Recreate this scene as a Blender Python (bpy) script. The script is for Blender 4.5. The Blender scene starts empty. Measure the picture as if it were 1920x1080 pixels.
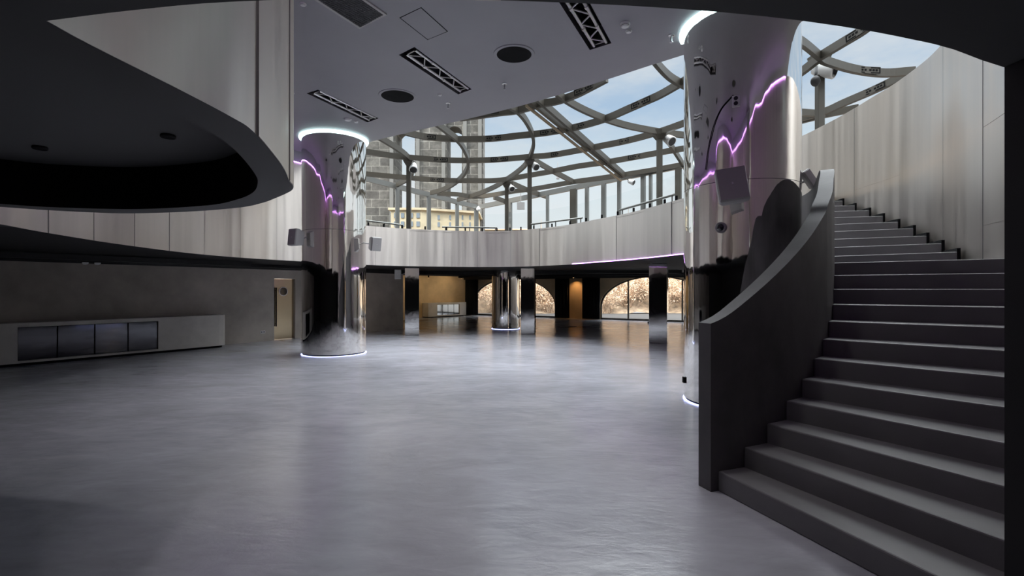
import bpy, bmesh, math, random
from mathutils import Vector, Matrix
from mathutils.geometry import tessellate_polygon
random.seed(7)
PI = math.pi
scene = bpy.context.scene
C = scene.collection
# ------------------------------------------------------------------ camera
EYE = 1.7          # eye height; the lens below gives F pixels of focal length on a 1920 px wide frame
F = 930.0
Y0 = 542.0
cd = bpy.data.cameras.new('camera'); cam = bpy.data.objects.new('camera', cd); C.objects.link(cam)
cam.location = (0, 0, EYE); cam.rotation_euler = (PI/2, 0, 0)
cd.sensor_width = 36; cd.lens = F/1920*36; cd.shift_y = 2/1920; cd.clip_start = 0.05; cd.clip_end = 500
scene.camera = cam
scene.view_settings.view_transform = 'Standard'
scene.view_settings.look = 'None'
scene.view_settings.gamma = 1
scene.view_settings.exposure = 0.18
scene.view_settings.use_curve_mapping = False
cy = scene.cycles
cy.max_bounces = 12; cy.diffuse_bounces = 6; cy.glossy_bounces = 6; cy.transparent_max_bounces = 16
cy.caustics_reflective = True; cy.sample_clamp_indirect = 6; cy.use_denoising = True
# ------------------------------------------------------------------ sky
def build_world():
    w = bpy.data.worlds.new('sky'); scene.world = w; w.use_nodes = True
    nt = w.node_tree; nt.nodes.clear(); N = nt.nodes.new; L = nt.links.new
    out = N('ShaderNodeOutputWorld'); bg = N('ShaderNodeBackground'); L(bg.outputs[0], out.inputs[0])
    tc = N('ShaderNodeTexCoord'); sep = N('ShaderNodeSeparateXYZ'); L(tc.outputs['Generated'], sep.inputs[0])
    ramp = N('ShaderNodeValToRGB'); L(sep.outputs['Z'], ramp.inputs[0])
    e = ramp.color_ramp.elements
    e[0].position = 0.0; e[0].color = (0.86, 0.87, 0.88, 1)
    e[1].position = 0.55; e[1].color = (0.62, 0.64, 0.66, 1)
    a = ramp.color_ramp.elements.new(0.22); a.color = (0.70, 0.78, 0.83, 1)
    a = ramp.color_ramp.elements.new(0.34); a.color = (0.40, 0.53, 0.70, 1)
    mp = N('ShaderNodeMapping'); mp.inputs['Scale'].default_value = (1.6, 1.6, 5); L(tc.outputs['Generated'], mp.inputs[0])
    nz = N('ShaderNodeTexNoise'); nz.inputs['Scale'].default_value = 2.2; nz.inputs['Detail'].default_value = 7; nz.inputs['Roughness'].default_value = .62; L(mp.outputs[0], nz.inputs[0])
    cr = N('ShaderNodeMapRange'); cr.inputs[1].default_value = .46; cr.inputs[2].default_value = .80; L(nz.outputs[0], cr.inputs[0])
    mix = N('ShaderNodeMix'); mix.data_type = 'RGBA'; L(cr.outputs[0], mix.inputs[0]); L(ramp.outputs[0], mix.inputs[6]); mix.inputs[7].default_value = (0.74, 0.75, 0.76, 1)
    # overcast sky: several times brighter overhead than near the horizon
    zr = N('ShaderNodeMapRange'); zr.inputs[1].default_value = .44; zr.inputs[2].default_value = .62; zr.inputs[3].default_value = 0.95; zr.inputs[4].default_value = ZENITH; L(sep.outputs['Z'], zr.inputs[0])
    L(mix.outputs[2], bg.inputs[0]); L(zr.outputs[0], bg.inputs[1])
ZENITH = 11.5      # sky overhead
FILL_LAMP = 46          # watts of each unseen ceiling downlight added for fill
build_world()
sd = bpy.data.lights.new('sun', 'SUN'); sun = bpy.data.objects.new('sun', sd); C.objects.link(sun)
sd.energy = 3.0; sd.color = (1, .88, .74); sd.angle = math.radians(1)
sun.rotation_euler = Vector((.8, .6, -.62)).to_track_quat('-Z', 'Y').to_euler()
sun.location = (-20, -10, 30)

# ------------------------------------------------------------------ helpers
def at(x, y, H):            # point on the horizontal plane H above the eye
    Y = H*F/(Y0-y); return Vector(((x-960)/F*Y, Y, EYE+H))
def dep(x, y, Y):           # point at distance Y
    return Vector(((x-960)/F*Y, Y, EYE+(Y0-y)/F*Y))
def on_line(x, a, b):       # where the sight line of column x meets the plan line a-b
    t = (x-960)/F; dx, dy = b[0]-a[0], b[1]-a[1]
    s = (t*a[1]-a[0])/(dx-t*dy); return Vector((a[0]+dx*s, a[1]+dy*s))
def zat(y, Y): return EYE+(Y0-y)/F*Y
def cr(pts, n=8, closed=False):   # catmull-rom
    P = [Vector(p) for p in pts]; out = []
    m = len(P)
    rng = range(m) if closed else range(m-1)
    for i in rng:
        p1, p2 = P[i], P[(i+1) % m]
        p0 = P[i-1] if (i > 0 or closed) else p1*2-p2
        p3 = P[(i+2) % m] if (i+2 < m or closed) else p2*2-p1
        for k in range(n):
            t = k/n
            out.append(.5*((2*p1)+(p2-p0)*t+(2*p0-5*p1+4*p2-p3)*t*t+(3*p1-p0-3*p2+p3)*t**3))
    if not closed: out.append(P[-1])
    return out
def box(bm, c, s, R=None):
    vs = []
    for dx in (-.5, .5):
        for dy in (-.5, .5):
            for dz in (-.5, .5):
                v = Vector((dx*s[0], dy*s[1], dz*s[2]))
                if R: v = R @ v
                vs.append(bm.verts.new(Vector(c)+v))
    for f in ((0,1,3,2),(4,6,7,5),(0,4,5,1),(2,3,7,6),(0,2,6,4),(1,5,7,3)):
        bm.faces.new([vs[i] for i in f])
def prism(bm, poly, z0, z1):
    n = len(poly)
    a = [bm.verts.new((p[0], p[1], z0)) for p in poly]; b = [bm.verts.new((p[0], p[1], z1)) for p in poly]
    for i in range(n): bm.faces.new((a[i], a[(i+1)%n], b[(i+1)%n], b[i]))
    bm.faces.new(a[::-1]); bm.faces.new(b)
def slab(bm, outer, holes, z0, z1):
    loops = [[Vector((p[0], p[1], 0)) for p in outer]]+[[Vector((p[0], p[1], 0)) for p in h] for h in holes]
    flat = [p for l in loops for p in l]
    tri = tessellate_polygon(loops)
    for z in ((z0, z1) if z1 is not None else (z0,)):
        vs = [bm.verts.new((p.x, p.y, z)) for p in flat]
        for t in tri:
            try: bm.faces.new([vs[i] for i in t])
            except ValueError: pass
    if z1 is not None:
        for l in loops:
            a = [bm.verts.new((p.x, p.y, z0)) for p in l]; b = [bm.verts.new((p.x, p.y, z1)) for p in l]
            n = len(l)
            for i in range(n): bm.faces.new((a[i], a[(i+1)%n], b[(i+1)%n], b[i]))
def tube(bm, pts, r, n=8, cap=True):
    P = [Vector(p) for p in pts]; rings = []
    up = None
    for i, p in enumerate(P):
        t = (P[min(i+1, len(P)-1)]-P[max(i-1, 0)]).normalized()
        if up is None:
            up = Vector((0,0,1)) if abs(t.z) < .9 else Vector((1,0,0))
        a = t.cross(up).normalized(); b = a.cross(t).normalized(); up = b
        rr = r[i] if isinstance(r, (list, tuple)) else r
        rings.append([bm.verts.new(p+a*rr*math.cos(2*PI*k/n)+b*rr*math.sin(2*PI*k/n)) for k in range(n)])
    for i in range(len(rings)-1):
        for k in range(n):
            bm.faces.new((rings[i][k], rings[i][(k+1)%n], rings[i+1][(k+1)%n], rings[i+1][k]))
    if cap:
        bm.faces.new(rings[0][::-1]); bm.faces.new(rings[-1])
def bar(bm, pts, w, h, closed=False):      # rectangular section swept along pts, upright
    P = [Vector(p) for p in pts]; m = len(P); rings = []
    for i, p in enumerate(P):
        if closed: t = P[(i+1)%m]-P[i-1]
        else: t = P[min(i+1, m-1)]-P[max(i-1, 0)]
        t.normalize()
        a = t.cross(Vector((0,0,1)))
        if a.length < 1e-4: a = Vector((1,0,0))
        a.normalize(); b = a.cross(t).normalized()
        rings.append([bm.verts.new(p+a*w*u+b*h*v) for u, v in ((-.5,-.5),(.5,-.5),(.5,.5),(-.5,.5))])
    for i in range(m if closed else m-1):
        q = rings[(i+1)%m]
        for k in range(4): bm.faces.new((rings[i][k], rings[i][(k+1)%4], q[(k+1)%4], q[k]))
    if not closed: bm.faces.new(rings[0][::-1]); bm.faces.new(rings[-1])
def lathe(bm, prof, n=48, c=(0,0,0), R=None, a0=0, a1=2*PI):
    full = abs(a1-a0-2*PI) < 1e-6; m = n if full else n+1; rows = []
    for r, z in prof:
        row = []
        for k in range(m):
            t = a0+(a1-a0)*k/n; v = Vector((r*math.cos(t), r*math.sin(t), z))
            if R: v = R @ v
            row.append(bm.verts.new(Vector(c)+v))
        rows.append(row)
    for i in range(len(rows)-1):
        for k in range(n): bm.faces.new((rows[i][k], rows[i][(k+1)%m], rows[i+1][(k+1)%m], rows[i+1][k]))
    return rows
def cyl(bm, c, r, z0, z1, n=32, R=None):
    rows = lathe(bm, [(r, z0), (r, z1)], n, c, R)
    bm.faces.new(rows[0][::-1]); bm.faces.new(rows[1])
def bead(bm, c, r, n=12, sc=(1,1,1)):
    rows = 8
    lathe_pts = [(r*math.sin(PI*(i+.001)/(rows+.002)), -r*math.cos(PI*(i+.001)/(rows+.002))) for i in range(rows+1)]
    lathe(bm, lathe_pts, n, c, Matrix.Diagonal(sc))
ROOT = {}
def obj(name, bm, mat, parent=None, smooth=False, bevel=0, auto=None):
    bmesh.ops.recalc_face_normals(bm, faces=bm.faces[:]) if bm.faces else None
    me = bpy.data.meshes.new(name); bm.to_mesh(me); bm.free()
    for m in (mat if isinstance(mat, (list, tuple)) else [mat]): me.materials.append(m)
    o = bpy.data.objects.new(name, me); C.objects.link(o)
    if smooth:
        for p in me.polygons: p.use_smooth = True
        if auto is not None: me.set_sharp_from_angle(angle=math.radians(auto))
    if parent is not None:
        o.parent = parent
        if parent.type == 'EMPTY': o.location = -ROOT[parent.name]
    else:
        n = len(me.vertices)
        if n:
            xs = [v.co for v in me.vertices]
            c = Vector(((min(v.x for v in xs)+max(v.x for v in xs))/2, (min(v.y for v in xs)+max(v.y for v in xs))/2, min(v.z for v in xs)))
            me.transform(Matrix.Translation(-c)); o.location = c
    if bevel:
        md = o.modifiers.new('bevel', 'BEVEL'); md.width = bevel; md.segments = 2; md.limit_method = 'ANGLE'; md.angle_limit = math.radians(40)
    return o
def tag(o, label, cat, group=None):
    o['label'] = label; o['category'] = cat
    if group: o['group'] = group
    return o
def thing(name, label, cat, loc, group=None):
    o = bpy.data.objects.new(name, None); C.objects.link(o); o.location = loc; o.empty_display_size = .2
    ROOT[o.name] = Vector(loc); return tag(o, label, cat, group)
def struct(o): o['kind'] = 'structure'; return o
BM = bmesh.new

# ------------------------------------------------------------------ materials
def mat(name, col, rough=.5, metal=0., noise=None, bump=None, emit=None, estr=0, spec=.5, var=.15, rvar=0, soft=False, aniso=0, bump2=None):
    m = bpy.data.materials.new(name); m.use_nodes = True
    nt = m.node_tree; b = nt.nodes['Principled BSDF']; N = nt.nodes.new; L = nt.links.new
    b.inputs['Base Color'].default_value = (*col, 1); b.inputs['Roughness'].default_value = rough; b.inputs['Metallic'].default_value = metal
    b.inputs['Specular IOR Level'].default_value = spec
    if emit: b.inputs['Emission Color'].default_value = (*emit, 1); b.inputs['Emission Strength'].default_value = estr
    geo = N('ShaderNodeNewGeometry')
    if aniso:
        b.inputs['Anisotropic'].default_value = aniso; cv = N('ShaderNodeCombineXYZ'); cv.inputs[2].default_value = 1; L(cv.outputs[0], b.inputs['Tangent'])
    if noise:
        mp = N('ShaderNodeMapping'); mp.inputs['Scale'].default_value = noise; L(geo.outputs['Position'], mp.inputs[0])
        n = N('ShaderNodeTexNoise'); n.inputs['Scale'].default_value = 1; n.inputs['Detail'].default_value = 6; n.inputs['Roughness'].default_value = .6; L(mp.outputs[0], n.inputs[0])
        mr = N('ShaderNodeMapRange'); mr.inputs[1].default_value = .15 if soft else .3; mr.inputs[2].default_value = .85 if soft else .7; mr.inputs[3].default_value = 1-var; mr.inputs[4].default_value = 1+var; L(n.outputs[0], mr.inputs[0])
        mx = N('ShaderNodeVectorMath'); mx.operation = 'SCALE'; mx.inputs[0].default_value = col; L(mr.outputs[0], mx.inputs['Scale']); L(mx.outputs[0], b.inputs['Base Color'])
        if rvar:
            m2 = N('ShaderNodeMapRange'); m2.inputs[1].default_value = .3; m2.inputs[2].default_value = .7; m2.inputs[3].default_value = max(0.02, rough-rvar); m2.inputs[4].default_value = rough+rvar; L(n.outputs[0], m2.inputs[0]); L(m2.outputs[0], b.inputs['Roughness'])
    if bump:
        sc, dist = bump
        mp = N('ShaderNodeMapping'); mp.inputs['Scale'].default_value = sc; L(geo.outputs['Position'], mp.inputs[0])
        n = N('ShaderNodeTexNoise'); n.inputs['Scale'].default_value = 1; n.inputs['Detail'].default_value = 3; L(mp.outputs[0], n.inputs[0])
        bp = N('ShaderNodeBump'); bp.inputs['Strength'].default_value = 1; bp.inputs['Distance'].default_value = dist; L(n.outputs[0], bp.inputs['Height']); L(bp.outputs[0], b.inputs['Normal'])
        if bump2:
            mp = N('ShaderNodeMapping'); mp.inputs['Scale'].default_value = bump2[0]; L(geo.outputs['Position'], mp.inputs[0])
            n = N('ShaderNodeTexNoise'); n.inputs['Scale'].default_value = 1; n.inputs['Detail'].default_value = 2; L(mp.outputs[0], n.inputs[0])
            b2 = N('ShaderNodeBump'); b2.inputs['Strength'].default_value = 1; b2.inputs['Distance'].default_value = bump2[1]; L(n.outputs[0], b2.inputs['Height']); L(bp.outputs[0], b2.inputs['Normal']); L(b2.outputs[0], b.inputs['Normal'])
    return m
def glass_mat(name, tint, refl=1.0, ior=1.10):
    m = bpy.data.materials.new(name); m.use_nodes = True; nt = m.node_tree; nt.nodes.clear(); N = nt.nodes.new; L = nt.links.new
    o = N('ShaderNodeOutputMaterial'); t = N('ShaderNodeBsdfTransparent'); g = N('ShaderNodeBsdfGlossy'); x = N('ShaderNodeMixShader'); f = N('ShaderNodeFresnel')
    t.inputs[0].default_value = (*tint, 1); g.inputs['Roughness'].default_value = .01; g.inputs[0].default_value = (.9*refl, .9*refl, .9*refl, 1); f.inputs[0].default_value = ior
    L(f.outputs[0], x.inputs[0]); L(t.outputs[0], x.inputs[1]); L(g.outputs[0], x.inputs[2]); L(x.outputs[0], o.inputs[0]); return m
M = {}
def concrete_floor():
    m = bpy.data.materials.new('polished_concrete'); m.use_nodes = True; nt = m.node_tree; b = nt.nodes['Principled BSDF']; N = nt.nodes.new; L = nt.links.new
    geo = N('ShaderNodeNewGeometry'); acc = None
    for sc, det, amp, dist in (((.35,.5,1), 3, .48, .6), ((1.1,2.2,1), 6, .52, .9), ((4,10,3), 6, .32, .5)):
        mp = N('ShaderNodeMapping'); mp.inputs['Scale'].default_value = sc; mp.inputs['Rotation'].default_value = (0,0,.5); mp.inputs['Location'].default_value = (3.3, 1.7, .37); L(geo.outputs['Position'], mp.inputs[0])
        n = N('ShaderNodeTexNoise'); n.inputs['Scale'].default_value = 1; n.inputs['Detail'].default_value = det; n.inputs['Roughness'].default_value = .55; n.inputs['Distortion'].default_value = dist; L(mp.outputs[0], n.inputs[0])
        ma = N('ShaderNodeMath'); ma.operation = 'MULTIPLY_ADD'; L(n.outputs[0], ma.inputs[0]); ma.inputs[1].default_value = amp
        if acc is None: ma.inputs[2].default_value = 1-.5*(.48+.52+.32)
        else: L(acc.outputs[0], ma.inputs[2])
        acc = ma
    v = N('ShaderNodeVectorMath'); v.operation = 'SCALE'; v.inputs[0].default_value = (.345, .345, .385); L(acc.outputs[0], v.inputs['Scale']); L(v.outputs[0], b.inputs['Base Color'])
    bp = N('ShaderNodeBump'); bp.inputs['Distance'].default_value = .012; L(acc.outputs[0], bp.inputs['Height']); L(bp.outputs[0], b.inputs['Normal'])
    r = N('ShaderNodeMath'); r.operation = 'MULTIPLY_ADD'; L(acc.outputs[0], r.inputs[0]); r.inputs[1].default_value = .20; r.inputs[2].default_value = -.01; L(r.outputs[0], b.inputs['Roughness'])
    return m
M['floor'] = concrete_floor()
M['carpet'] = mat('gallery_carpet', (.07, .065, .06), .9)
M['brushed'] = mat('brushed_metal', (.67, .615, .57), .36, .94, noise=(5, 5, .2), var=.07, rvar=.07, bump=((1.3, 1.3, .10), .006), aniso=.8)
M['seam'] = mat('seam_grey', (.20, .195, .19), .6)  # plain grey lining of the panel joints
M['mirror'] = mat('mirror_steel', (.88, .86, .835), .04, 1, bump=((2.2, 2.2, .55), .006), bump2=((7, 7, 2.2), .0016))
M['mirror_flat'] = mat('mirror_panel', (.72, .71, .70), .05, 1, bump=((2.0, 2.0, 1.2), .004))
M['ceiling'] = mat('ceiling_paint', (.27, .265, .285), .42, .0, noise=(.6, .6, .6), var=.06)
M['dark_soffit'] = mat('dark_soffit_paint', (.085, .087, .090), .7)
M['black_ceiling'] = mat('black_ceiling_paint', (.010, .010, .011), .7)
M['concrete_wall'] = mat('brown_grey_plaster', (.36, .32, .285), .6, noise=(.8, .8, .8), var=.28, bump=((3, 3, 3), .004))
M['tan_wall'] = mat('tan_plaster', (.58, .44, .27), .6, noise=(.8, .8, .8), var=.25)
M['dark_concrete'] = mat('dark_concrete', (.066, .062, .066), .6, noise=(1.7, 1.7, 1.2), var=.42, bump=((4, 4, 4), .003))
M['step'] = mat('step_concrete', (.150, .146, .154), .45, noise=(2, 2, 2), var=.10)
M['cabinet'] = mat('cabinet_microcement', (.55, .52, .48), .5, noise=(1.5, 1.5, 1.5), var=.15)
M['black'] = mat('black_matte', (.006, .006, .007), .8, spec=.1)
M['baffle'] = mat('black_baffle', (.0006, .0006, .0006), .9, spec=0)
M['door_glass'] = mat('mirrored_dark_glass', (.11, .11, .12), .07, 1)
M['pale_glass'] = mat('mirrored_pale_glass', (.80, .80, .78), .07, 1)
M['jamb'] = mat('black_jamb_paint', (.008, .007, .009), .8)
M['black_gloss'] = mat('black_glass', (.008, .008, .012), .06, 0, spec=.8)
M['steel'] = mat('painted_steel', (.065, .058, .047), .42, .3)
M['steel_light'] = mat('galvanised_steel', (.20, .20, .19), .38, .6)
M['alu'] = mat('aluminium_tube', (.62, .62, .62), .3, 1)
M['speaker'] = mat('grey_speaker_plastic', (.42, .405, .40), .55)
M['speaker_grille'] = mat('grey_speaker_mesh', (.38, .365, .36), .65)
M['white'] = mat('white_plastic', (.70, .70, .70), .4)
M['grille'] = mat('dark_vent_mesh', (.03, .03, .033), .6)
M['curtain'] = mat('black_curtain', (.010, .010, .011), .9)
M['led_cyan'] = mat('led_cyan', (.8, .9, .9), .5, emit=(.72, 1, 1), estr=3.2)
M['led_blue'] = mat('led_blue', (.6, .6, .9), .5, emit=(.45, .52, 1), estr=3.0)
M['led_purple'] = mat('led_purple', (.6, .3, .9), .5, emit=(.64, .28, 1), estr=5.5)
M['glass'] = glass_mat('roof_glass', (.94, .97, .97), ior=1.03)
M['clear_glass'] = glass_mat('clear_glass', (.95, .97, .97))
M['stone'] = mat('grey_stone', (.10, .10, .095), .85, noise=(.5, .5, .35), var=.5)
def masonry(name, c1, c2, joint, w, h):
    m = mat(name, c1, .9); nt = m.node_tree; b = nt.nodes['Principled BSDF']; N = nt.nodes.new; L = nt.links.new
    geo = N('ShaderNodeNewGeometry'); sp = N('ShaderNodeSeparateXYZ'); L(geo.outputs['Position'], sp.inputs[0]); cb = N('ShaderNodeCombineXYZ'); L(sp.outputs['X'], cb.inputs[0]); L(sp.outputs['Z'], cb.inputs[1])
    br = N('ShaderNodeTexBrick'); br.inputs['Scale'].default_value = 1; br.inputs['Color1'].default_value = (*c1,1); br.inputs['Color2'].default_value = (*c2,1); br.inputs['Mortar'].default_value = (*joint,1); br.inputs['Mortar Size'].default_value = .035; br.inputs['Brick Width'].default_value = w; br.inputs['Row Height'].default_value = h; L(cb.outputs[0], br.inputs['Vector'])
    n = N('ShaderNodeTexNoise'); n.inputs['Scale'].default_value = .9; n.inputs['Detail'].default_value = 8; n.inputs['Roughness'].default_value = .75; L(geo.outputs['Position'], n.inputs[0])
    mr = N('ShaderNodeMapRange'); mr.inputs[1].default_value = .3; mr.inputs[2].default_value = .7; mr.inputs[3].default_value = .35; mr.inputs[4].default_value = 1.6; L(n.outputs[0], mr.inputs[0])
    v = N('ShaderNodeVectorMath'); v.operation = 'SCALE'; L(br.outputs[0], v.inputs[0]); L(mr.outputs[0], v.inputs['Scale']); L(v.outputs[0], b.inputs['Base Color']); return m
M['stone'] = masonry('grey_stone_blocks', (.10,.097,.088), (.065,.062,.058), (.17,.165,.15), 1.6, .8)
M['cream'] = mat('cream_stone', (.42, .36, .25), .85, noise=(.5, .5, .8), var=.2)
M['orange'] = mat('orange_tile', (.55, .30, .18), .85, noise=(.3, .3, 1), var=.3)
M['window_dark'] = mat('building_window', (.16, .19, .22), .15)
M['earth'] = mat('dry_earth', (.20, .145, .095), .95, noise=(2.2, 2.2, 2.2), var=.6)
M['twig'] = mat('dry_twigs', (.36, .265, .19), .9, noise=(3, 3, 3), var=.5)
M['leaf'] = mat('dry_leaves', (.78, .61, .45), .9, noise=(2, 2, 2), var=.4)
M['trunk'] = mat('pale_bark', (.36, .28, .20), .9)
M['exterior'] = mat('exterior_render', (.14, .14, .135), .9)
M['brass'] = mat('warm_brass_metal', (.75, .62, .42), .22, 1, bump=((2, 2, .6), .004))
M['wire'] = mat('dark_wire', (.07, .07, .075), .5)
M['asphalt'] = mat('dark_paving', (.035, .032, .03), .9)
M['bronze'] = mat('bronze_pipe', (.26, .21, .15), .4, .8)
M['red'] = mat('red_plastic', (.5, .03, .02), .4)

# ------------------------------------------------------------------ plan curves
ZS = 2.5          # underside of the gallery slab
ZG = 3.74         # gallery floor
ZB = 3.8          # top of the low metal band
ZF = 5.36         # top of the metal walls, where their light line runs
ZC = 5.68          # high ceiling
near_edge = [(2.6,2.1),(1.765,1.785),(1.38,1.62),(.87,1.48),(.33,1.40),(-.3,1.365),(-.77,1.38),(-1.1,1.425),(-1.39,1.48)]
lobe = [(-1.39,1.48),(-1.383,1.63),(-1.333,2.0),(-1.305,2.3),(-1.314,2.52),(-1.452,3.07),(-1.545,3.38),(-1.66,3.70),(-1.70,3.85),(-1.80,4.04),(-2.05,4.33),(-2.335,4.62),(-2.68,4.87),(-3.36,5.13),(-4.11,5.24),(-4.65,5.06),(-4.98,4.83),(-5.5,4.4),(-6.1,3.8)]
left_band = [(-6.1,3.8),(-6.15,5.2),(-6.32,6.1),(-6.58,6.9),(-6.92,8.3),(-7.1,9.5),(-7.2,10.8),(-7.1,12.0),(-6.75,13.1),(-6.15,14.3),(-5.95,14.65)]
ring_band = [(-5.95,14.65),(-5.4,15.6),(-4.84,16.4),(-3.94,17.1),(-2.5,17.7),(-1.23,18.0),(-.2,17.9),(.6,17.45),(1.73,16.35),(2.54,14.95),(3.2,13.7),(3.68,12.4),(3.95,11.5),(4.3,11.05),(4.5,10.95)]
guard_in = [(.58+3.66*math.cos(math.radians(a)), 7.65-3.66*math.sin(math.radians(a))) for a in (72.75, 68, 63, 58, 53, 48, 43, 40.5)]+[(3.62,5.6),(3.87,5.97),(4.1,6.31),(4.32,6.74),(4.5,7.2),(4.65,7.8),(4.75,8.5),(4.78,9.3),(4.70,10.2),(4.5,10.95)]
outer_wall = [(2.62,1.86),(3.3,2.45),(4.0,3.2),(4.7,4.1),(5.3,5.0),(5.78,5.9),(6.14,6.72),(6.46,7.35),(6.68,7.88),(6.80,8.29),(6.90,8.75),(6.97,9.2),(7.0,9.6),(7.05,10.1),(7.08,10.5),(7.10,10.95),(7.07,12.0),(6.9,13.0)]
LOBE = cr(lobe, 6); LEFT = cr(left_band, 6); RING = cr(ring_band, 8); GUARD = cr(guard_in, 4); OUTER = cr(outer_wall, 4); NEAR = cr(near_edge, 4)
BACK_A, BACK_D = Vector((-2.9, 32.5)), Vector((.853, -.522))
def back(s): return BACK_A+BACK_D*s

# opening of the gallery slab
stair_out = [p for p in OUTER if p.y < 10.96]
opening = LEFT+RING[1:]+[Vector((7.10,10.95))]+stair_out[::-1][1:]+NEAR[1:]+LOBE[1:-1]

# ------------------------------------------------------------------ shell
bm = BM(); prism(bm, [(-18,-6),(14,-6)]+[tuple(back(s)+Vector((.522,.853))*.25) for s in (19.6,-3)]+[(-18,36)], -.2, 0)
struct(obj('floor', bm, M['floor']))
recess = cr([(-1.617,1.566),(-1.59,1.742),(-1.538,2.126),(-1.533,2.497),(-1.606,2.895),(-1.785,3.444),(-1.927,3.757),(-2.148,4.11),(-2.457,4.43),(-2.91,4.74),(-3.74,4.96),(-4.44,4.86),(-4.8,4.65),(-5.4,4.1),(-5.6,2.6),(-4.8,1.2),(-3.2,.75),(-2.1,.85),(-1.7,1.2)], 6, True)
slab_outer = [(-16,-5),(12,-5),back(16).to_tuple(),back(-4).to_tuple(),(-16,33)]
# near the camera the soffit is charcoal, further back it is black with services
bm = BM(); slab(bm, slab_outer, [opening, recess], ZS, None)
o = struct(obj('ceiling', bm, [M['black_ceiling'], M['dark_soffit']]))
for p in o.data.polygons:
    c = o.location+p.center
    if c.y < 5.5 and all((o.location+o.data.vertices[i].co).y < 6.5 for i in p.vertices): p.material_index = 1
bm = BM()
n = len(recess)
a = [bm.verts.new((p.x,p.y,ZS)) for p in recess]; b = [bm.verts.new((p.x,p.y,2.92)) for p in recess]
for i in range(n): f = bm.faces.new((a[i],a[(i+1)%n],b[(i+1)%n],b[i])); f.material_index = 1
f = bm.faces.new(b)
struct(obj('ceiling', bm, [M['dark_soffit'], M['black']]))
bm = BM(); slab(bm, slab_outer, [opening], ZG, None)
struct(obj('floor', bm, M['carpet']))

def fascia(name, path, z0, z1, seam=1.25, back=-.07, m=None, tilt=.011, zf=None):
    """metal-clad wall following a plan path, panel joints every `seam` metres"""
    P = [Vector((p[0], p[1])) for p in path]
    L = [0]
    for i in range(1, len(P)): L.append(L[-1]+(P[i]-P[i-1]).length)
    T = L[-1]; nS = max(1, round(T/seam)); w = T/nS
    S = set()
    for i in range(int(T/.10)+1): S.add(round(i*T/int(T/.10+1), 4))
    cuts = [i*w for i in range(1, nS)]
    S = [s for s in S if all(abs(s-c) > .03 for c in cuts)]
    for c in cuts: S += [c-.0042, c-.0022, c+.0022, c+.0042]
    S = sorted(S+[T]); 
    rnd = random.Random(name+str(z0)); tl = [(rnd.uniform(-tilt, tilt), rnd.uniform(-tilt, tilt)) for _ in range(nS+1)]
    def pos(s):
        s = min(max(s, 0), T)
        for i in range(1, len(L)):
            if s <= L[i]+1e-9:
                u = (s-L[i-1])/max(1e-9, L[i]-L[i-1]); return P[i-1].lerp(P[i], u)
        return P[-1]
    bm = BM(); rows = []
    for s in S:
        p = pos(s); d = (pos(s+.05)-pos(s-.05)).normalized(); nrm = Vector((-d.y, d.x))
        k = min(nS-1, int(s/w)); u = s/w-k; off = tl[k][0]*(1-u)+tl[k][1]*u
        if any(abs(s-c) < .0025 for c in cuts): off = .004*(1 if back > 0 else -1)
        q = p+nrm*off; r = p+nrm*back
        a0 = z0(p) if callable(z0) else z0; a1 = z1(p) if callable(z1) else z1
        rows.append([bm.verts.new((q.x,q.y,a0)), bm.verts.new((q.x,q.y,a1)), bm.verts.new((r.x,r.y,a1)), bm.verts.new((r.x,r.y,a0))])
    for i in range(len(rows)-1):
        sm = .5*(S[i]+S[i+1]); is_seam = any(abs(sm-c) < .0043 for c in cuts)
        for k in range(4):
            f = bm.faces.new((rows[i][k], rows[i+1][k], rows[i+1][(k+1)%4], rows[i][(k+1)%4]))
            if is_seam and k == 0: f.material_index = 1
            f.smooth = True
    bm.faces.new(rows[0][::-1]); bm.faces.new(rows[-1])
    o = obj(name, bm, [m or M['brushed'], M['seam']]); o.data.set_sharp_from_angle(angle=math.radians(14)); return o
struct(fascia('wall_left', LEFT, ZS+.003, ZF, 1.15, back=.07))
struct(fascia('wall_atrium', RING, ZS, ZB, 1.22, back=.12))
struct(fascia('wall_near', NEAR, ZS+.003, ZF, 1.3, back=.07))
struct(fascia('wall_near', LOBE, ZS+.003, ZF, 1.18, back=.07))
struct(fascia('wall_stair', OUTER, .0, 5.43, 1.35, back=-.10, tilt=.004))
for path, nm in ((LEFT, 'trim_3'), (NEAR, 'trim_4'), (LOBE, 'trim_5')):      # painted strip between metal wall and ceiling
    bm = BM(); rows = []
    for i, p in enumerate(path):
        d = (path[min(i+1, len(path)-1)]-path[max(0, i-1)]).normalized(); n = Vector((-d.y, d.x)); a, b = p+n*.035, p+n*.09
        rows.append([bm.verts.new((a.x,a.y,ZF)), bm.verts.new((a.x,a.y,ZC+.02)), bm.verts.new((b.x,b.y,ZC+.02)), bm.verts.new((b.x,b.y,ZF))])
    for i in range(len(rows)-1):
        for k in range(4): bm.faces.new((rows[i][k], rows[i+1][k], rows[i+1][(k+1)%4], rows[i][(k+1)%4]))
    struct(obj(nm, bm, M['ceiling']))
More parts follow.
